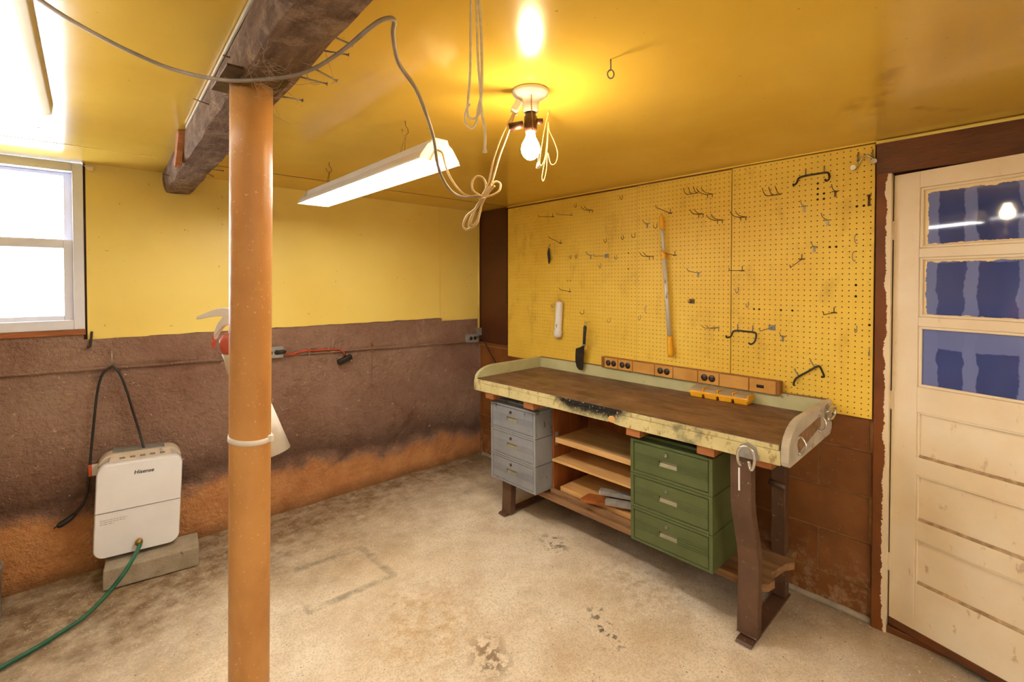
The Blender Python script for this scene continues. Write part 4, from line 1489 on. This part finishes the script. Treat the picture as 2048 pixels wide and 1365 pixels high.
# small parts organizer
og = bthing('parts_organizer', 'yellow plastic organizer with four clear-lidded bins on the bench', 'organizer', (1.262, .508, .8805))
L, Dp = .312, .078
base = MB().box(.002, L - .002, .002, Dp, .020, .034)
base.build('tray', M['yellowplastic'], og, .002)
for k in range(4):
    x0 = .003 + k * (L / 4)
    x1 = x0 + L / 4 - .006
    bn = MB().hexa([(x0 + .005, .006, 0), (x1 - .005, .006, 0), (x0 + .005, Dp - .004, 0), (x1 - .005, Dp - .004, 0),
                    (x0, .0, .030), (x1, .0, .030), (x0, Dp, .030), (x1, Dp, .030)])
    b_ = bn.build('bin', M['yellowplastic'], og, .003)
    MB().hexa([(x0 + .001, .001, .0345), (x1 - .001, .001, .0345), (x0 + .001, Dp - .002, .0345), (x1 - .001, Dp - .002, .0345),
               (x0 + .004, .010, .047), (x1 - .004, .010, .047), (x0 + .004, Dp - .002, .056), (x1 - .004, Dp - .002, .056)]).build('clear_lid', M['cloudy'], og, .002)
    if k:
        MB().box(x0 - .006, x0 + .0, .002, Dp, .030, .052).build('divider', M['yellowplastic'], og, .001)
MB().box(L - .006, L + .002, .002, Dp, .018, .05).build('latch_end', M['yellowplastic'], og, .002)

# ================================================================= things hung on the pegboard
def px_hook(M_pts, r, mat, name, label, cat='hook', extra=None, group='steel pegboard hooks'):
    t = MB()
    for pts in M_pts:
        t.tube(pts, r, 6)
    o_ = t.build(name, mat)
    tag(o_, label, cat, group)
    return o_


def hook(kind, y, z, L, label, mat='rust', dz=0.0):
    """hook seated at (PX, y, z), reaching L metres out of the board (towards -x)"""
    X = PX + .001
    m_ = MB()
    r = .0018
    if kind == 'long':
        m_.tube([(X, y, z + .0254), (X - .003, y, z + .02), (X - .004, y, z), (X - L * .5, y, z + dz * .5), (X - L, y, z + dz), (X - L - .006, y, z + dz + .012)], r, 6)
        m_.box(X - .005, X - .003, y - .012, y + .012, z - .003, z + .003)
    elif kind == 'double':
        for s_ in (-.013, .013):
            m_.tube(spline([(X, y + s_, z), (X - L * .5, y + s_, z - .002), (X - L * .8, y + s_, z + .004), (X - L, y + s_, z + .018)], 3), r, 6)
            m_.tube([(X - .003, y + s_, z), (X - .003, y + s_, z - .018)], r, 6)
        m_.tube([(X - .0035, y - .017, z), (X - .0035, y + .017, z)], r, 6)
    elif kind == 'triple':
        m_.tube([(X - .0035, y - .034, z), (X - .0035, y + .034, z)], r, 6)
        for s_ in (-.03, 0, .03):
            m_.tube(spline([(X, y + s_, z), (X - L * .6, y + s_, z + .004), (X - L, y + s_, z + .03)], 4), r, 6)
    elif kind == 'j':
        m_.tube(spline([(X, y, z + .012), (X - .003, y, z + .010), (X - .003, y, z - .008), (X - L * .5, y, z - .016), (X - L, y, z - .008), (X - L, y, z + .004)], 4), r * .9, 6)
    elif kind == 'clip':
        m_.tube(spline([(X, y, z), (X - L * .4, y, z + .002), (X - L * .85, y, z + .010), (X - L, y, z + .024)], 4), r, 6)
        m_.tube([(X - .003, y - .014, z), (X - .003, y + .014, z)], r, 6)
        m_.box(X - .006, X - .003, y - .004, y + .004, z - .026, z + .003)
    elif kind == 'plate':
        m_.tube(spline([(X, y, z), (X - L * .6, y, z - .004), (X - L * .95, y, z - .006), (X - L, y, z + .010)], 4), r * 1.1, 6)
        m_.box(X - .003, X - .0005, y - .016, y + .016, z - .013, z + .013)
    elif kind == 'loop':
        m_.tube([(X - .003 - .006 * math.sin(R(q)), y + .007 * math.sin(R(q)), z + .022 * math.cos(R(q))) for q in range(0, 360, 30)], r * .8, 6, closed=True)
    elif kind == 'bolt':
        m_.cyl((X - .003, y, z - .024), (X - .003, y, z + .02), .0045, n=8)
        m_.cyl((X - .003, y, z + .02), (X - .003, y, z + .026), .008, n=6)
    o_ = m_.build('pegboard_hook', M[mat])
    tag(o_, label, 'hook', 'steel pegboard hooks')
    return o_


HOOKS = [
    ('long', 2.427, 2.007, 0.152, 'long rusty hook highest at the far left of the pegboard', 'rust', -0.013),
    ('long', 2.246, 1.999, 0.158, 'long steel hook with bright base, second from far left along the top', 'steel', -0.007),
    ('j', 2.200, 2.065, 0.022, 'tiny hook just above the top-left pair of long hooks', 'rust', 0.000),
    ('double', 2.070, 2.015, 0.090, 'double-prong hook right of the two long upper-left hooks', 'rust', 0.000),
    ('j', 1.814, 2.070, 0.026, 'small V hook near the top of the wide pegboard by its right seam', 'rust', 0.000),
    ('long', 2.347, 1.806, 0.126, 'long drooping hook above the hanging black tool', 'rust', 0.033),
    ('j', 2.246, 1.707, 0.022, 'left of two tiny hooks in a pair at mid left', 'rust', 0.000),
    ('j', 2.194, 1.708, 0.022, 'right of two tiny hooks in a pair at mid left', 'rust', 0.000),
    ('clip', 2.069, 1.706, 0.054, 'hook with white clip just left of a plated hook on the wide board', 'steel', 0.000),
    ('plate', 1.935, 1.697, 0.142, 'plated long hook in the middle of the wide pegboard', 'steel', 0.000),
    ('j', 1.854, 1.687, 0.028, 'pale J hook right of the plated hook on the wide board', 'steel', 0.000),
    ('j', 1.984, 1.635, 0.026, 'small hook below the plated hook on the wide board', 'steel', 0.000),
    ('j', 1.939, 1.801, 0.028, 'S-shaped small hook above the plated hook on the wide board', 'rust', 0.000),
    ('j', 1.805, 1.811, 0.026, 'small hook at mid height left of the first seam', 'rust', 0.000),
    ('j', 1.718, 1.818, 0.038, 'small dark hook right beside the first pegboard seam', 'rust', 0.000),
    ('long', 2.259, 1.453, 0.106, 'thin hook above the white tube', 'rust', 0.016),
    ('j', 2.421, 1.353, 0.026, 'small J hook left of the white tube', 'steel', 0.000),
    ('j', 2.130, 1.315, 0.042, 'small hook above the knife', 'rust', 0.000),
    ('j', 1.904, 1.272, 0.038, 'bright J hook at right of the knife', 'steel', 0.000),
    ('j', 1.676, 1.302, 0.026, 'pale J hook low beside the first seam, left of the pole', 'steel', 0.000),
    ('loop', 1.633, 1.351, 0.016, 'small wire ring left of the pole', 'steel', 0.000),
    ('clip', 1.629, 1.882, 0.054, 'hook with clip upper left of the pole', 'steel', 0.000),
    ('j', 1.563, 1.864, 0.040, 'tiny hook just left of the top of the pole', 'rust', 0.000),
    ('triple', 1.335, 2.026, 0.056, 'three-prong hook at the top of the middle pegboard', 'rust', 0.000),
    ('double', 1.286, 1.904, 0.104, 'double-prong hook right of the top of the pole', 'rust', 0.000),
    ('double', 1.600, 1.680, 0.108, 'double-prong hook left of the middle of the pole', 'rust', 0.000),
    ('clip', 1.299, 1.575, 0.136, 'long hook with bright clip right of the middle of the pole', 'steel', 0.000),
    ('plate', 1.336, 1.412, 0.046, 'short green-tinted plated hook low on the middle pegboard', 'rust', 0.000),
    ('double', 1.235, 2.009, 0.132, 'double-prong hook beside the three-prong hook, middle board', 'rust', 0.000),
    ('double', 1.178, 1.860, 0.134, 'double-prong hook just left of the second seam', 'rust', 0.000),
    ('double', 1.054, 1.864, 0.132, 'double-prong hook just right of the second seam', 'rust', 0.000),
    ('triple', 0.903, 1.959, 0.080, 'three-prong hook at the top of the board nearest the door', 'rust', 0.000),
    ('clip', 0.642, 1.941, 0.062, 'clip hook below the black wire holder at upper right', 'rust', 0.000),
    ('clip', 0.769, 1.887, 0.056, 'bright clip hook left of the enlarged holes, upper right', 'steel', 0.000),
    ('clip', 0.671, 1.811, 0.104, 'bright clip hook below the enlarged holes, upper right', 'steel', 0.000),
    ('bolt', 0.515, 1.882, 0.008, 'rusty bolt standing near the door edge of the pegboard', 'rust', 0.000),
    ('clip', 0.725, 1.690, 0.042, 'bright clip hook at mid height on the board nearest the door', 'steel', 0.000),
    ('long', 0.777, 1.633, 0.158, 'long drooping hook in the middle of the board nearest the door', 'rust', -0.044),
    ('loop', 0.558, 1.717, 0.008, 'upper wire loop near the door edge', 'steel', 0.000),
    ('loop', 0.566, 1.639, 0.008, 'lower wire loop near the door edge', 'steel', 0.000),
    ('long', 1.057, 1.582, 0.158, 'long hook crossing the second seam', 'rust', -0.001),
    ('j', 1.077, 1.481, 0.036, 'small J hook right of the second seam, mid height', 'steel', 0.000),
    ('j', 1.025, 1.406, 0.030, 'pale J hook above the lower black wire holder', 'steel', 0.000),
    ('double', 1.193, 1.273, 0.146, 'silver double hook left of the lower black wire holder', 'steel', 0.000),
    ('plate', 0.909, 1.291, 0.158, 'plated hook right of the lower black wire holder', 'steel', 0.000),
    ('clip', 0.858, 1.252, 0.046, 'clip hook right of the plated hook, lower board', 'steel', 0.000),
    ('long', 0.642, 1.380, 0.158, 'thin rusty hook at lower right of the board nearest the door', 'rust', -0.002),
    ('j', 0.554, 1.312, 0.040, 'long J hook near the door edge, lower part', 'steel', 0.000),
    ('j', 0.507, 1.211, 0.016, 'small spring hook lowest at the door edge', 'steel', 0.000),
    ('long', 1.444, 1.680, 0.126, 'rusty hook holding the middle of the pole', 'rust', 0.009),
    ('long', 1.474, 1.930, 0.158, 'rusty hook with red base holding the top of the pole', 'rust', 0.018),
]
for k_, y_, z_, L_, lab_, mt_, dz_ in HOOKS:
    hook(k_, y_, z_, L_, lab_, mt_, dz_)


# black vinyl-coated wire holders
def wire_holder(pts, pegs, label):
    t = thing('wire_tool_holder', label, 'tool holder', (PX, pts[0][0], pts[0][1]))
    o_ = Vector((PX, pts[0][0], pts[0][1]))
    b = MB()
    b.tube(spline([Vector((PX - .008 - dx, y, z)) - o_ for y, z, dx in pts], 5), .0045, 8)
    b.build('coated_bar', M['blackcoat'], t)
    for y, z, dy in pegs:
        MB().tube([Vector((PX - .006, y, z)) - o_, Vector((PX - .004, y + dy, z + .026)) - o_, Vector((PX + .001, y + dy, z + .030)) - o_], .0024, 6).build('peg_pin', M['steel'], t)
    return t


wire_holder([(.798, 1.990, .055), (.800, 1.985, .045), (.795, 2.000, .02), (.790, 2.025, .004), (.764, 2.032, .0), (.72, 2.033, .0), (.687, 2.033, 0), (.668, 2.028, .004), (.660, 2.00, .02), (.664, 1.985, .045), (.668, 1.992, .055)],
            [(.764, 2.036, 0), (.687, 2.036, 0)], 'black coated wire tool holder high on the pegboard near the door')
wire_holder([(1.117, 1.236, .045), (1.116, 1.226, .035), (1.106, 1.232, .012), (1.098, 1.258, .003), (1.075, 1.264, 0), (1.03, 1.263, 0), (.99, 1.261, .002), (.978, 1.248, .010), (.982, 1.215, .02), (.995, 1.202, .03), (1.006, 1.208, .035)],
            [(1.078, 1.267, 0), (1.001, 1.266, 0)], 'black coated wire tool holder low on the pegboard beside the seam')
wire_holder([(.787, 1.026, .045), (.795, 1.028, .035), (.797, 1.045, .008), (.785, 1.062, .0), (.745, 1.092, 0), (.710, 1.120, .0), (.695, 1.124, .004), (.680, 1.105, .02), (.668, 1.085, .035), (.676, 1.082, .045)],
            [(.785, 1.066, .018), (.718, 1.120, .018)], 'black coated wire tool holder hanging askew low on the pegboard')

# chrome clamp bracket at the top corner
cbk = thing('clamp_bracket', 'bright metal spring clamp bracket at the top corner by the door', 'bracket', (PX, .53, 2.05))
MB().tube(spline([(-.02, .042, -.014), (-.012, .030, -.012), (-.008, .022, .004), (-.008, .012, .024), (-.008, -.008, .032), (-.010, -.026, .018), (-.014, -.036, .0)], 5), .007, 8, flat=.5).build('clamp_arm', M['chrome'], cbk)
MB().cyl((-.026, .040, -.016), (-.006, .040, -.016), .011, n=14).build('roller', M['chrome'], cbk)
MB().cyl((-.030, -.036, -.002), (-.006, -.036, -.002), .011, n=14).build('roller', M['chrome'], cbk)
for q in (-.026, .026):
    MB().tube([(-.008, q, .012), (-.004, q, .05), (.001, q, .054)], .0026, 6).build('peg_pin', M['steel'], cbk)

# telescopic pole
pole = thing('extension_pole', 'yellow-ended aluminium extension pole hanging on the pegboard', 'pole', (PX - .030, 1.451, 1.086))
d = Vector((0, 1.518 - 1.451, 1.919 - 1.086))
P = lambda f: tuple(d * f)
MB().tube([P(-.005), P(.02), P(.08), P(.14)], [.011, .0155, .0155, .0145], 16).build('grip', M['yellowplastic'], pole)
MB().cyl(P(.14), P(.70), .0115, n=14).build('outer_tube', M['polewhite'], pole)
MB().tube([P(.69), P(.70), P(.735), P(.745)], [.013, .0145, .0145, .012], 14).build('locking_collar', M['yellowplastic'], pole)
MB().cyl(P(.745), P(.905), .009, n=14).build('inner_tube', M['polewhite'], pole)
MB().tube([P(.90), P(.93), P(.975), P(1.0), P(1.01)], [.0105, .0145, .013, .008, .003], 14).build('threaded_tip', M['yellowplastic'], pole)

# white cylinder hung on a hook
wt = thing('white_tube', 'white plastic cylinder hanging on the left pegboard', 'tube', (PX - .034, 2.347, 1.122))
dt = Vector((0, -.019, .27)).normalized()
Mt = Vector((0, 0, 1)).rotation_difference(dt).to_matrix().to_4x4()
MB().lathe([(0, .0), (.024, .0), (.030, .006), (.031, .04), (.027, .052), (.026, .245), (.022, .258), (0, .260)], (0, 0, 0), 24, Mt).build('body', M['white'], wt)
MB().lathe([(.0275, .048), (.0315, .046), (.0315, .040), (.028, .036)], (0, 0, 0), 24, Mt).build('screw_cap', M['white'], wt)
MB().tube([Mt @ Vector((.0 + .0, .012 * math.cos(R(q)), .262 + .018 * math.sin(R(q)))) for q in range(0, 181, 20)], .0016, 6).build('hanging_loop', M['steel'], wt)
pr_ = MB()
for q in range(4):
    pr_.box(-.0268, -.0262, -.012 + q * .004, -.0105 + q * .004, .07 + .003 * q, .10 - .002 * q, Mt)
pr_.build('label_print', M['ink'], wt)

# knife
kf = thing('knife', 'dark broad-bladed knife with black handle hanging tip down on the pegboard', 'knife', (2.522, 2.113, .915))
MB().prism([(.004, .0), (-.016, .002), (-.022, .023), (-.034, .172), (-.026, .174), (.0, .160), (.041, .145), (.045, .10), (.045, .055), (.034, .020), (.018, .004)], -.002, .002, 'x').build('blade', M['knife'], kf)
MB().tube([(0, -.030, .168), (0, -.031, .18), (0, -.034, .24), (0, -.039, .30), (0, -.040, .31)], [.011, .0115, .011, .0125, .007], 12, flat=.8).build('handle', M['black'], kf)
MB().tube([(0, -.041 + .008 * math.sin(R(q)), .320 + .012 * math.cos(R(q))) for q in range(0, 360, 30)], .0012, 6, closed=True).build('hanging_ring', M['steel'], kf)
MB().tube([(0, -.030, .170), (0, -.0305, .182)], [.0125, .0125], 12, flat=.85).build('ferrule', M['steel'], kf)
MB().tube([(.058, -.041, .334), (.03, -.041, .334), (.0, -.041, .331), (-.006, -.041, .340)], .0016, 6).build('hanging_pin', M['steel'], kf)

# small black tool
bk = thing('small_brush', 'small black bristled tool hanging at the left of the pegboard', 'brush', (PX - .02, 2.449, 1.66))
MB().tube([(0, 0, .0), (0, -.004, .03), (0, .003, .08), (0, 0, .115)], [.006, .013, .014, .005], 10, flat=.5).build('brush_body', M['black'], bk)
MB().tube([(0, 0, .112), (0, .004, .13), (.012, .0, .14), (.02, 0, .135)], .0018, 6).build('hanging_wire', M['steel'], bk)

# ================================================================= back wall fittings
def outlet_box(name, x, z, label, plug_dx):
    t = thing(name, label, 'outlet', (x, YB - .012, z))
    MB().box(-.058, .058, -.034, .006, -.034, .034).build('steel_box', M['galv'], t, .004)
    cvp = MB().box(-.060, .060, -.0375, -.0345, -.036, .036).build('cover_plate', M['galv'], t, .002)
    for s_ in (-1, 1):
        MB().lathe([(.016, 0), (.016, .003), (0, .003)], (s_ * .021, -.0375, 0), 16, Matrix.Rotation(R(90), 4, 'X')).build('socket', M['outlet'], cvp)
    return t


outlet_box('outlet_box', .880, 1.069, 'galvanised outlet box on the back wall behind the post', .02)
outlet_box('outlet_box', 2.478, 1.036, 'galvanised outlet box on the back wall by the corner', .02)
MB_ = MB()
MB_.box(XR - .052, XR - .016, YB - .045, YB - .012, 1.055, 1.12)
tag(MB_.build('conduit_box', M['galv'], None, .003), 'small grey conduit fitting in the corner beside the outlet', 'conduit fitting')
# orange extension cord
oc = thing('orange_extension_lead', 'orange extension cord with black three-way end on the brown wall', 'cord', (.91, YB - .05, 1.07))
oo = Vector((.91, YB - .05, 1.07))
MB().tube([(-.012, 0.0, -.002), (.02, -.004, 0), (.045, -.004, .0)], [.013, .014, .007], 10).build('plug', M['black'], oc)
MB().tube(spline([Vector(p) - oo for p in ((.945, YB - .054, 1.07), (.99, YB - .045, 1.046), (1.03, YB - .04, 1.056), (1.09, YB - .035, 1.06), (1.16, YB - .032, 1.056), (1.25, YB - .03, 1.052), (1.31, YB - .03, 1.046), (1.345, YB - .03, 1.025), (1.352, YB - .03, 1.0))]), .0052, 8).build('cord', M['orangecord'], oc)
tp = MB().box(-.052, .052, -.02, .014, -.018, .018, Matrix.Translation(Vector((1.352, YB - .032, .972)) - oo) @ Matrix.Rotation(R(-20), 4, 'Y'))
tpo = tp.build('three_way_tap', M['black'], oc, .005)
for q in (-.032, 0, .032):
    MB().cyl((0, 0, 0), (0, -.003, 0), .012, n=14).build('tap_face', M['outlet'], tpo).matrix_local = Matrix.Translation(Vector((1.352, YB - .053, .972)) - oo) @ Matrix.Rotation(R(-20), 4, 'Y') @ Matrix.Translation((q, 0, 0))
MB().tube([Vector(p) - oo for p in ((1.362, YB - .03, .99), (1.352, YB - .03, 1.012))], .008, 8).build('strain_relief', M['black'], oc)
MB().box(-.03, .03, -.002, .0, -.003, .003, Matrix.Translation(Vector((1.02, YB - .042, 1.075)) - oo)).build('cord_tag', M['steel'], oc)
for x, lab in ((1.10, 'leftmost of three bent nails holding the orange cord'), (1.245, 'middle of three bent nails holding the orange cord'), (1.318, 'rightmost of three bent nails holding the orange cord')):
    m_ = MB()
    if x < 1.2:
        m_.tube([(x, YB, 1.066), (x - .004, YB - .05, 1.075), (x + .004, YB - .052, 1.03), (x + .012, YB - .045, .985)], .0016, 6)
    else:
        m_.tube([(x - .004, YB, 1.045), (x - .006, YB - .045, 1.04), (x - .010, YB - .047, 1.062), (x + .008, YB - .03, 1.13)], .0016, 6)
    tag(m_.build('nail', M['chrome']), lab, 'nail')
# bead chain on a nail
bc = MB()
bc.cyl((1.562, YB + .0, 1.056), (1.562, YB - .028, 1.058), .0018, n=8)
bc.tube([(1.545, YB - .022, 1.061), (1.575, YB - .022, 1.056)], .0035, 6)
bc.tube([(1.562, YB - .025, 1.057), (1.5625, YB - .020, .93), (1.5615, YB - .022, .81)], .0016, 6)
bc.tube([(1.5615 + .006 * math.sin(R(q)), YB - .022, .802 + .009 * math.cos(R(q))) for q in range(0, 360, 40)], .0014, 6, closed=True)
tag(bc.build('hanging_wire', M['brass']), 'thin brass wire hanging from a nail on the brown wall', 'wire')
# black cord leaving the corner outlet
tag(MB().tube(spline([(2.50, YB - .055, 1.038), (2.525, YB - .07, 1.045), (2.555, YB - .10, 1.015), (2.560, YB - .16, .94), (2.558, YB - .24, .86), (2.553, YB - .33, .78), (2.55, YB - .5, .70)]), .004, 8).build('lamp_cord', M['black']),
    'dark cord leaving the corner outlet down behind the bench', 'cord')
# hinge-like dark bit below the window corner
m_ = MB().tube(spline([(.012, YB - .012, 1.262), (.010, YB - .022, 1.235), (.006, YB - .026, 1.20), (.004, YB - .03, 1.185), (-.006, YB - .034, 1.185)]), .005, 8)
tag(m_.build('window_hook', M['black']), 'black iron hook below the window corner', 'hook')
m_ = MB().cyl((.091, YB + .0, 1.066), (.090, YB - .045, 1.070), .002, n=8)
m_.tube([(.090, YB - .04, 1.066), (.090, YB - .044, 1.16)], .0022, 6)
tag(m_.build('nail', M['chrome']), 'long bent nail carrying the black appliance cord', 'nail')

# ================================================================= dehumidifier on its block
blk = MB()
blk.box(-.197, .197, -.095, .095, 0, .100)
o = blk.build('concrete_block', M['cblock'], None, .006)
o.location = (.2415, 3.118, .002)
o.rotation_euler = (0, R(1.2), R(-6))
tag(o, 'grey concrete block on the floor under the dehumidifier', 'concrete block')

dz0 = .111
dh = thing('dehumidifier', 'white dehumidifier standing on a concrete block against the brown wall', 'dehumidifier', (.176, 3.122, dz0), (0, R(2.6), R(-3)))
w, hgt, dp = .178, .482, .175
body = MB()
prof = rrect(-w, w, .012, hgt, .045, 8)
k = len(prof)
# front shell, slightly domed: rings from front to back
rings = [(-.006, .965), (.0, .985), (.012, 1.0), (.07, 1.0)]
cx_, cz_ = 0, (hgt + .012) / 2
for yy, sc in rings:
    for (x, z) in prof:
        body.v.append((cx_ + (x - cx_) * sc, yy, cz_ + (z - cz_) * (1 - (1 - sc) * .6)))
for i in range(len(rings) - 1):
    for q in range(k):
        body.f.append((i * k + q, i * k + (q + 1) % k, (i + 1) * k + (q + 1) % k, (i + 1) * k + q)[::-1]); body.sm.append(True)
body.f.append(tuple(range(k))); body.sm.append(False)
body.f.append(tuple((len(rings) - 1) * k + q for q in range(k))[::-1]); body.sm.append(False)
sh_ = body.build('front_shell', M['dehum'], dh)
rear = MB()
prof2 = rrect(-w + .002, w - .002, .012, hgt + .028, .06, 8)
rear.prism(prof2, .0705, dp, 'y', None, True)
rear.build('rear_case', M['dehumtop'], dh, .008, 3)
# sloping control top between shell and vent
tpm = MB().add([(-w + .045, .03, hgt - .004), (w - .045, .03, hgt - .004), (w - .055, .088, hgt + .030), (-w + .055, .088, hgt + .030)], [(0, 1, 2, 3)])
ctl = tpm.build('control_panel', M['dehumtop'], dh)
bt_ = MB()
for q in range(5):
    bt_.box(-.09 + q * .042, -.068 + q * .042, .048, .058, hgt + .008, hgt + .0145)
bt_.build('buttons', M['vent'], ctl)
vt = MB()
for q in range(7):
    vt.box(-.12, .10, .098 + q * .011, .104 + q * .011, hgt + .026, hgt + .034)
vt.build('top_grille', M['vent'], dh)
MB().tube([(-w + .001, -.0068, .243), (w * .55, -.0068, .246), (w - .006, -.0068, .247)], .0016, 6).build('tank_seam', M['vent'], dh)
for x in (-.12, .09):
    MB().cyl((x, .05, 0), (x, .05, .014), .012, n=12).build('foot', M['black'], dh)
tm = text_mesh('Hisense', .026, .0004, .15, .0005)
tm.materials.append(M['ink'])
lg = obj_copy('brand_lettering', tm, sh_, (.012, -.0066, .425))
lg.rotation_euler = (R(90), 0, 0)
fp = MB()
for q, (a_, b_) in enumerate(((.0, .105), (.002, .098), (.0, .055))):
    x = -.155 + a_
    while x < -.155 + b_:
        wd = random.uniform(.008, .018)
        fp.box(x, min(x + wd, -.155 + b_), -.0066, -.0058, .205 - q * .010, .2073 - q * .010)
        x += wd + .003
fp.build('fine_print', M['faintink'], sh_)
# hose outlet and hose
fit = MB()
fit.lathe([(.013, 0), (.013, .012), (.017, .013), (.017, .026), (.012, .030), (.012, .036), (0, .036)], (.003, -.005, .065), 18, Matrix.Rotation(R(90), 4, 'X'))
fit.build('brass_fitting', M['brassfit'], dh)
bpy.context.view_layer.update()
hp0 = dh.matrix_world @ Vector((.003, -.030, .065))
nrm = (dh.matrix_world.to_3x3() @ Vector((0, -1, 0))).normalized()
hz = MB()
hz.tube(spline([hp0, hp0 + nrm * .03 + Vector((0, 0, -.010)), Vector((0.119, 2.918, 0.135)), Vector((0.053, 2.877, 0.075)), Vector((-0.025, 2.836, 0.028)), Vector((-0.107, 2.796, 0.012)), Vector((-0.173, 2.750, 0.012)), Vector((-0.274, 2.697, 0.012)), Vector((-0.577, 2.538, 0.012))]), .0095, 12)
tag(hz.build('garden_hose', M['hose']), 'green garden hose running from the dehumidifier across the floor', 'hose')

# its power cord, hung over the nail
cd = MB()
cd.tube(spline([(.215, 3.225, .620), (.20, 3.265, .70), (.165, YB - .045, .86), (.150, YB - .05, .93), (.125, YB - .05, 1.02), (.10, YB - .045, 1.068), (.082, YB - .042, 1.070), (.050, YB - .045, 1.035), (.030, YB - .045, .95),
                (.017, YB - .04, .82), (.005, YB - .04, .68), (-.005, YB - .045, .56), (-.012, YB - .05, .46), (-.030, YB - .05, .385), (-.055, YB - .05, .345), (-.072, YB - .05, .325)]), .0058, 8)
pc = thing('power_cord', 'black appliance power cord looped over a nail on the brown wall', 'cord', (.09, YB - .044, 1.07))
co_ = cd.build('cord', M['black'], pc)
co_.matrix_parent_inverse = Matrix.Translation((-.09, -(YB - .044), -1.07))
pgm = MB().tube([(-.06, YB - .05, .338), (-.085, YB - .052, .318), (-.118, YB - .052, .300), (-.13, YB - .052, .296)], [.008, .013, .014, .009], 10)
pgm.tube([(-.13, YB - .052, .298), (-.142, YB - .052, .290)], .003, 6)
po_ = pgm.build('plug', M['black'], pc)
po_.matrix_parent_inverse = Matrix.Translation((-.09, -(YB - .044), -1.07))
tg = MB().box(-.010, .050, YB - .055, YB - .0535, .515, .575)
to_ = tg.build('warning_tag', M['tagpaper'], pc)
to_.matrix_parent_inverse = Matrix.Translation((-.09, -(YB - .044), -1.07))
t2 = MB().box(-.010, .004, YB - .0562, YB - .0551, .515, .575).build('tag_stripe', M['tagred'], to_)

# grey tub edge at the left of the frame
tub = thing('metal_bin', 'grey metal bin at the far left edge against the wall', 'bin', (-.470, 3.12, 0))
MB().lathe([(0, .0), (.150, .0), (.160, .01), (.165, .23), (.170, .235), (.166, .24), (.158, .235), (.152, .015), (0, .012)], (0, 0, 0), 28).build('bin_body', M['galv'], tub)

# cobwebs and dust strands clinging to the beam around the post head
cw = MB()
rnd = random.Random(3)
for i in range(90):
    y = 1.05 + rnd.random() * .7
    x = bx(y) + rnd.random() * .13
    p0 = Vector((x, y, 2.026))
    p1 = p0 + Vector((rnd.uniform(-.06, .06), rnd.uniform(-.09, .09), rnd.uniform(-.05, -.002)))
    pm_ = (p0 + p1) / 2 + Vector((rnd.uniform(-.02, .02), rnd.uniform(-.02, .02), rnd.uniform(-.02, .0)))
    cw.tube(spline([p0, pm_, p1], 3), .0005, 4, cap=False)
o = cw.build('cobweb', M['cobweb'])
o['kind'] = 'stuff'
tag(o, 'dusty cobwebs clinging to the beam around the post head', 'cobweb')
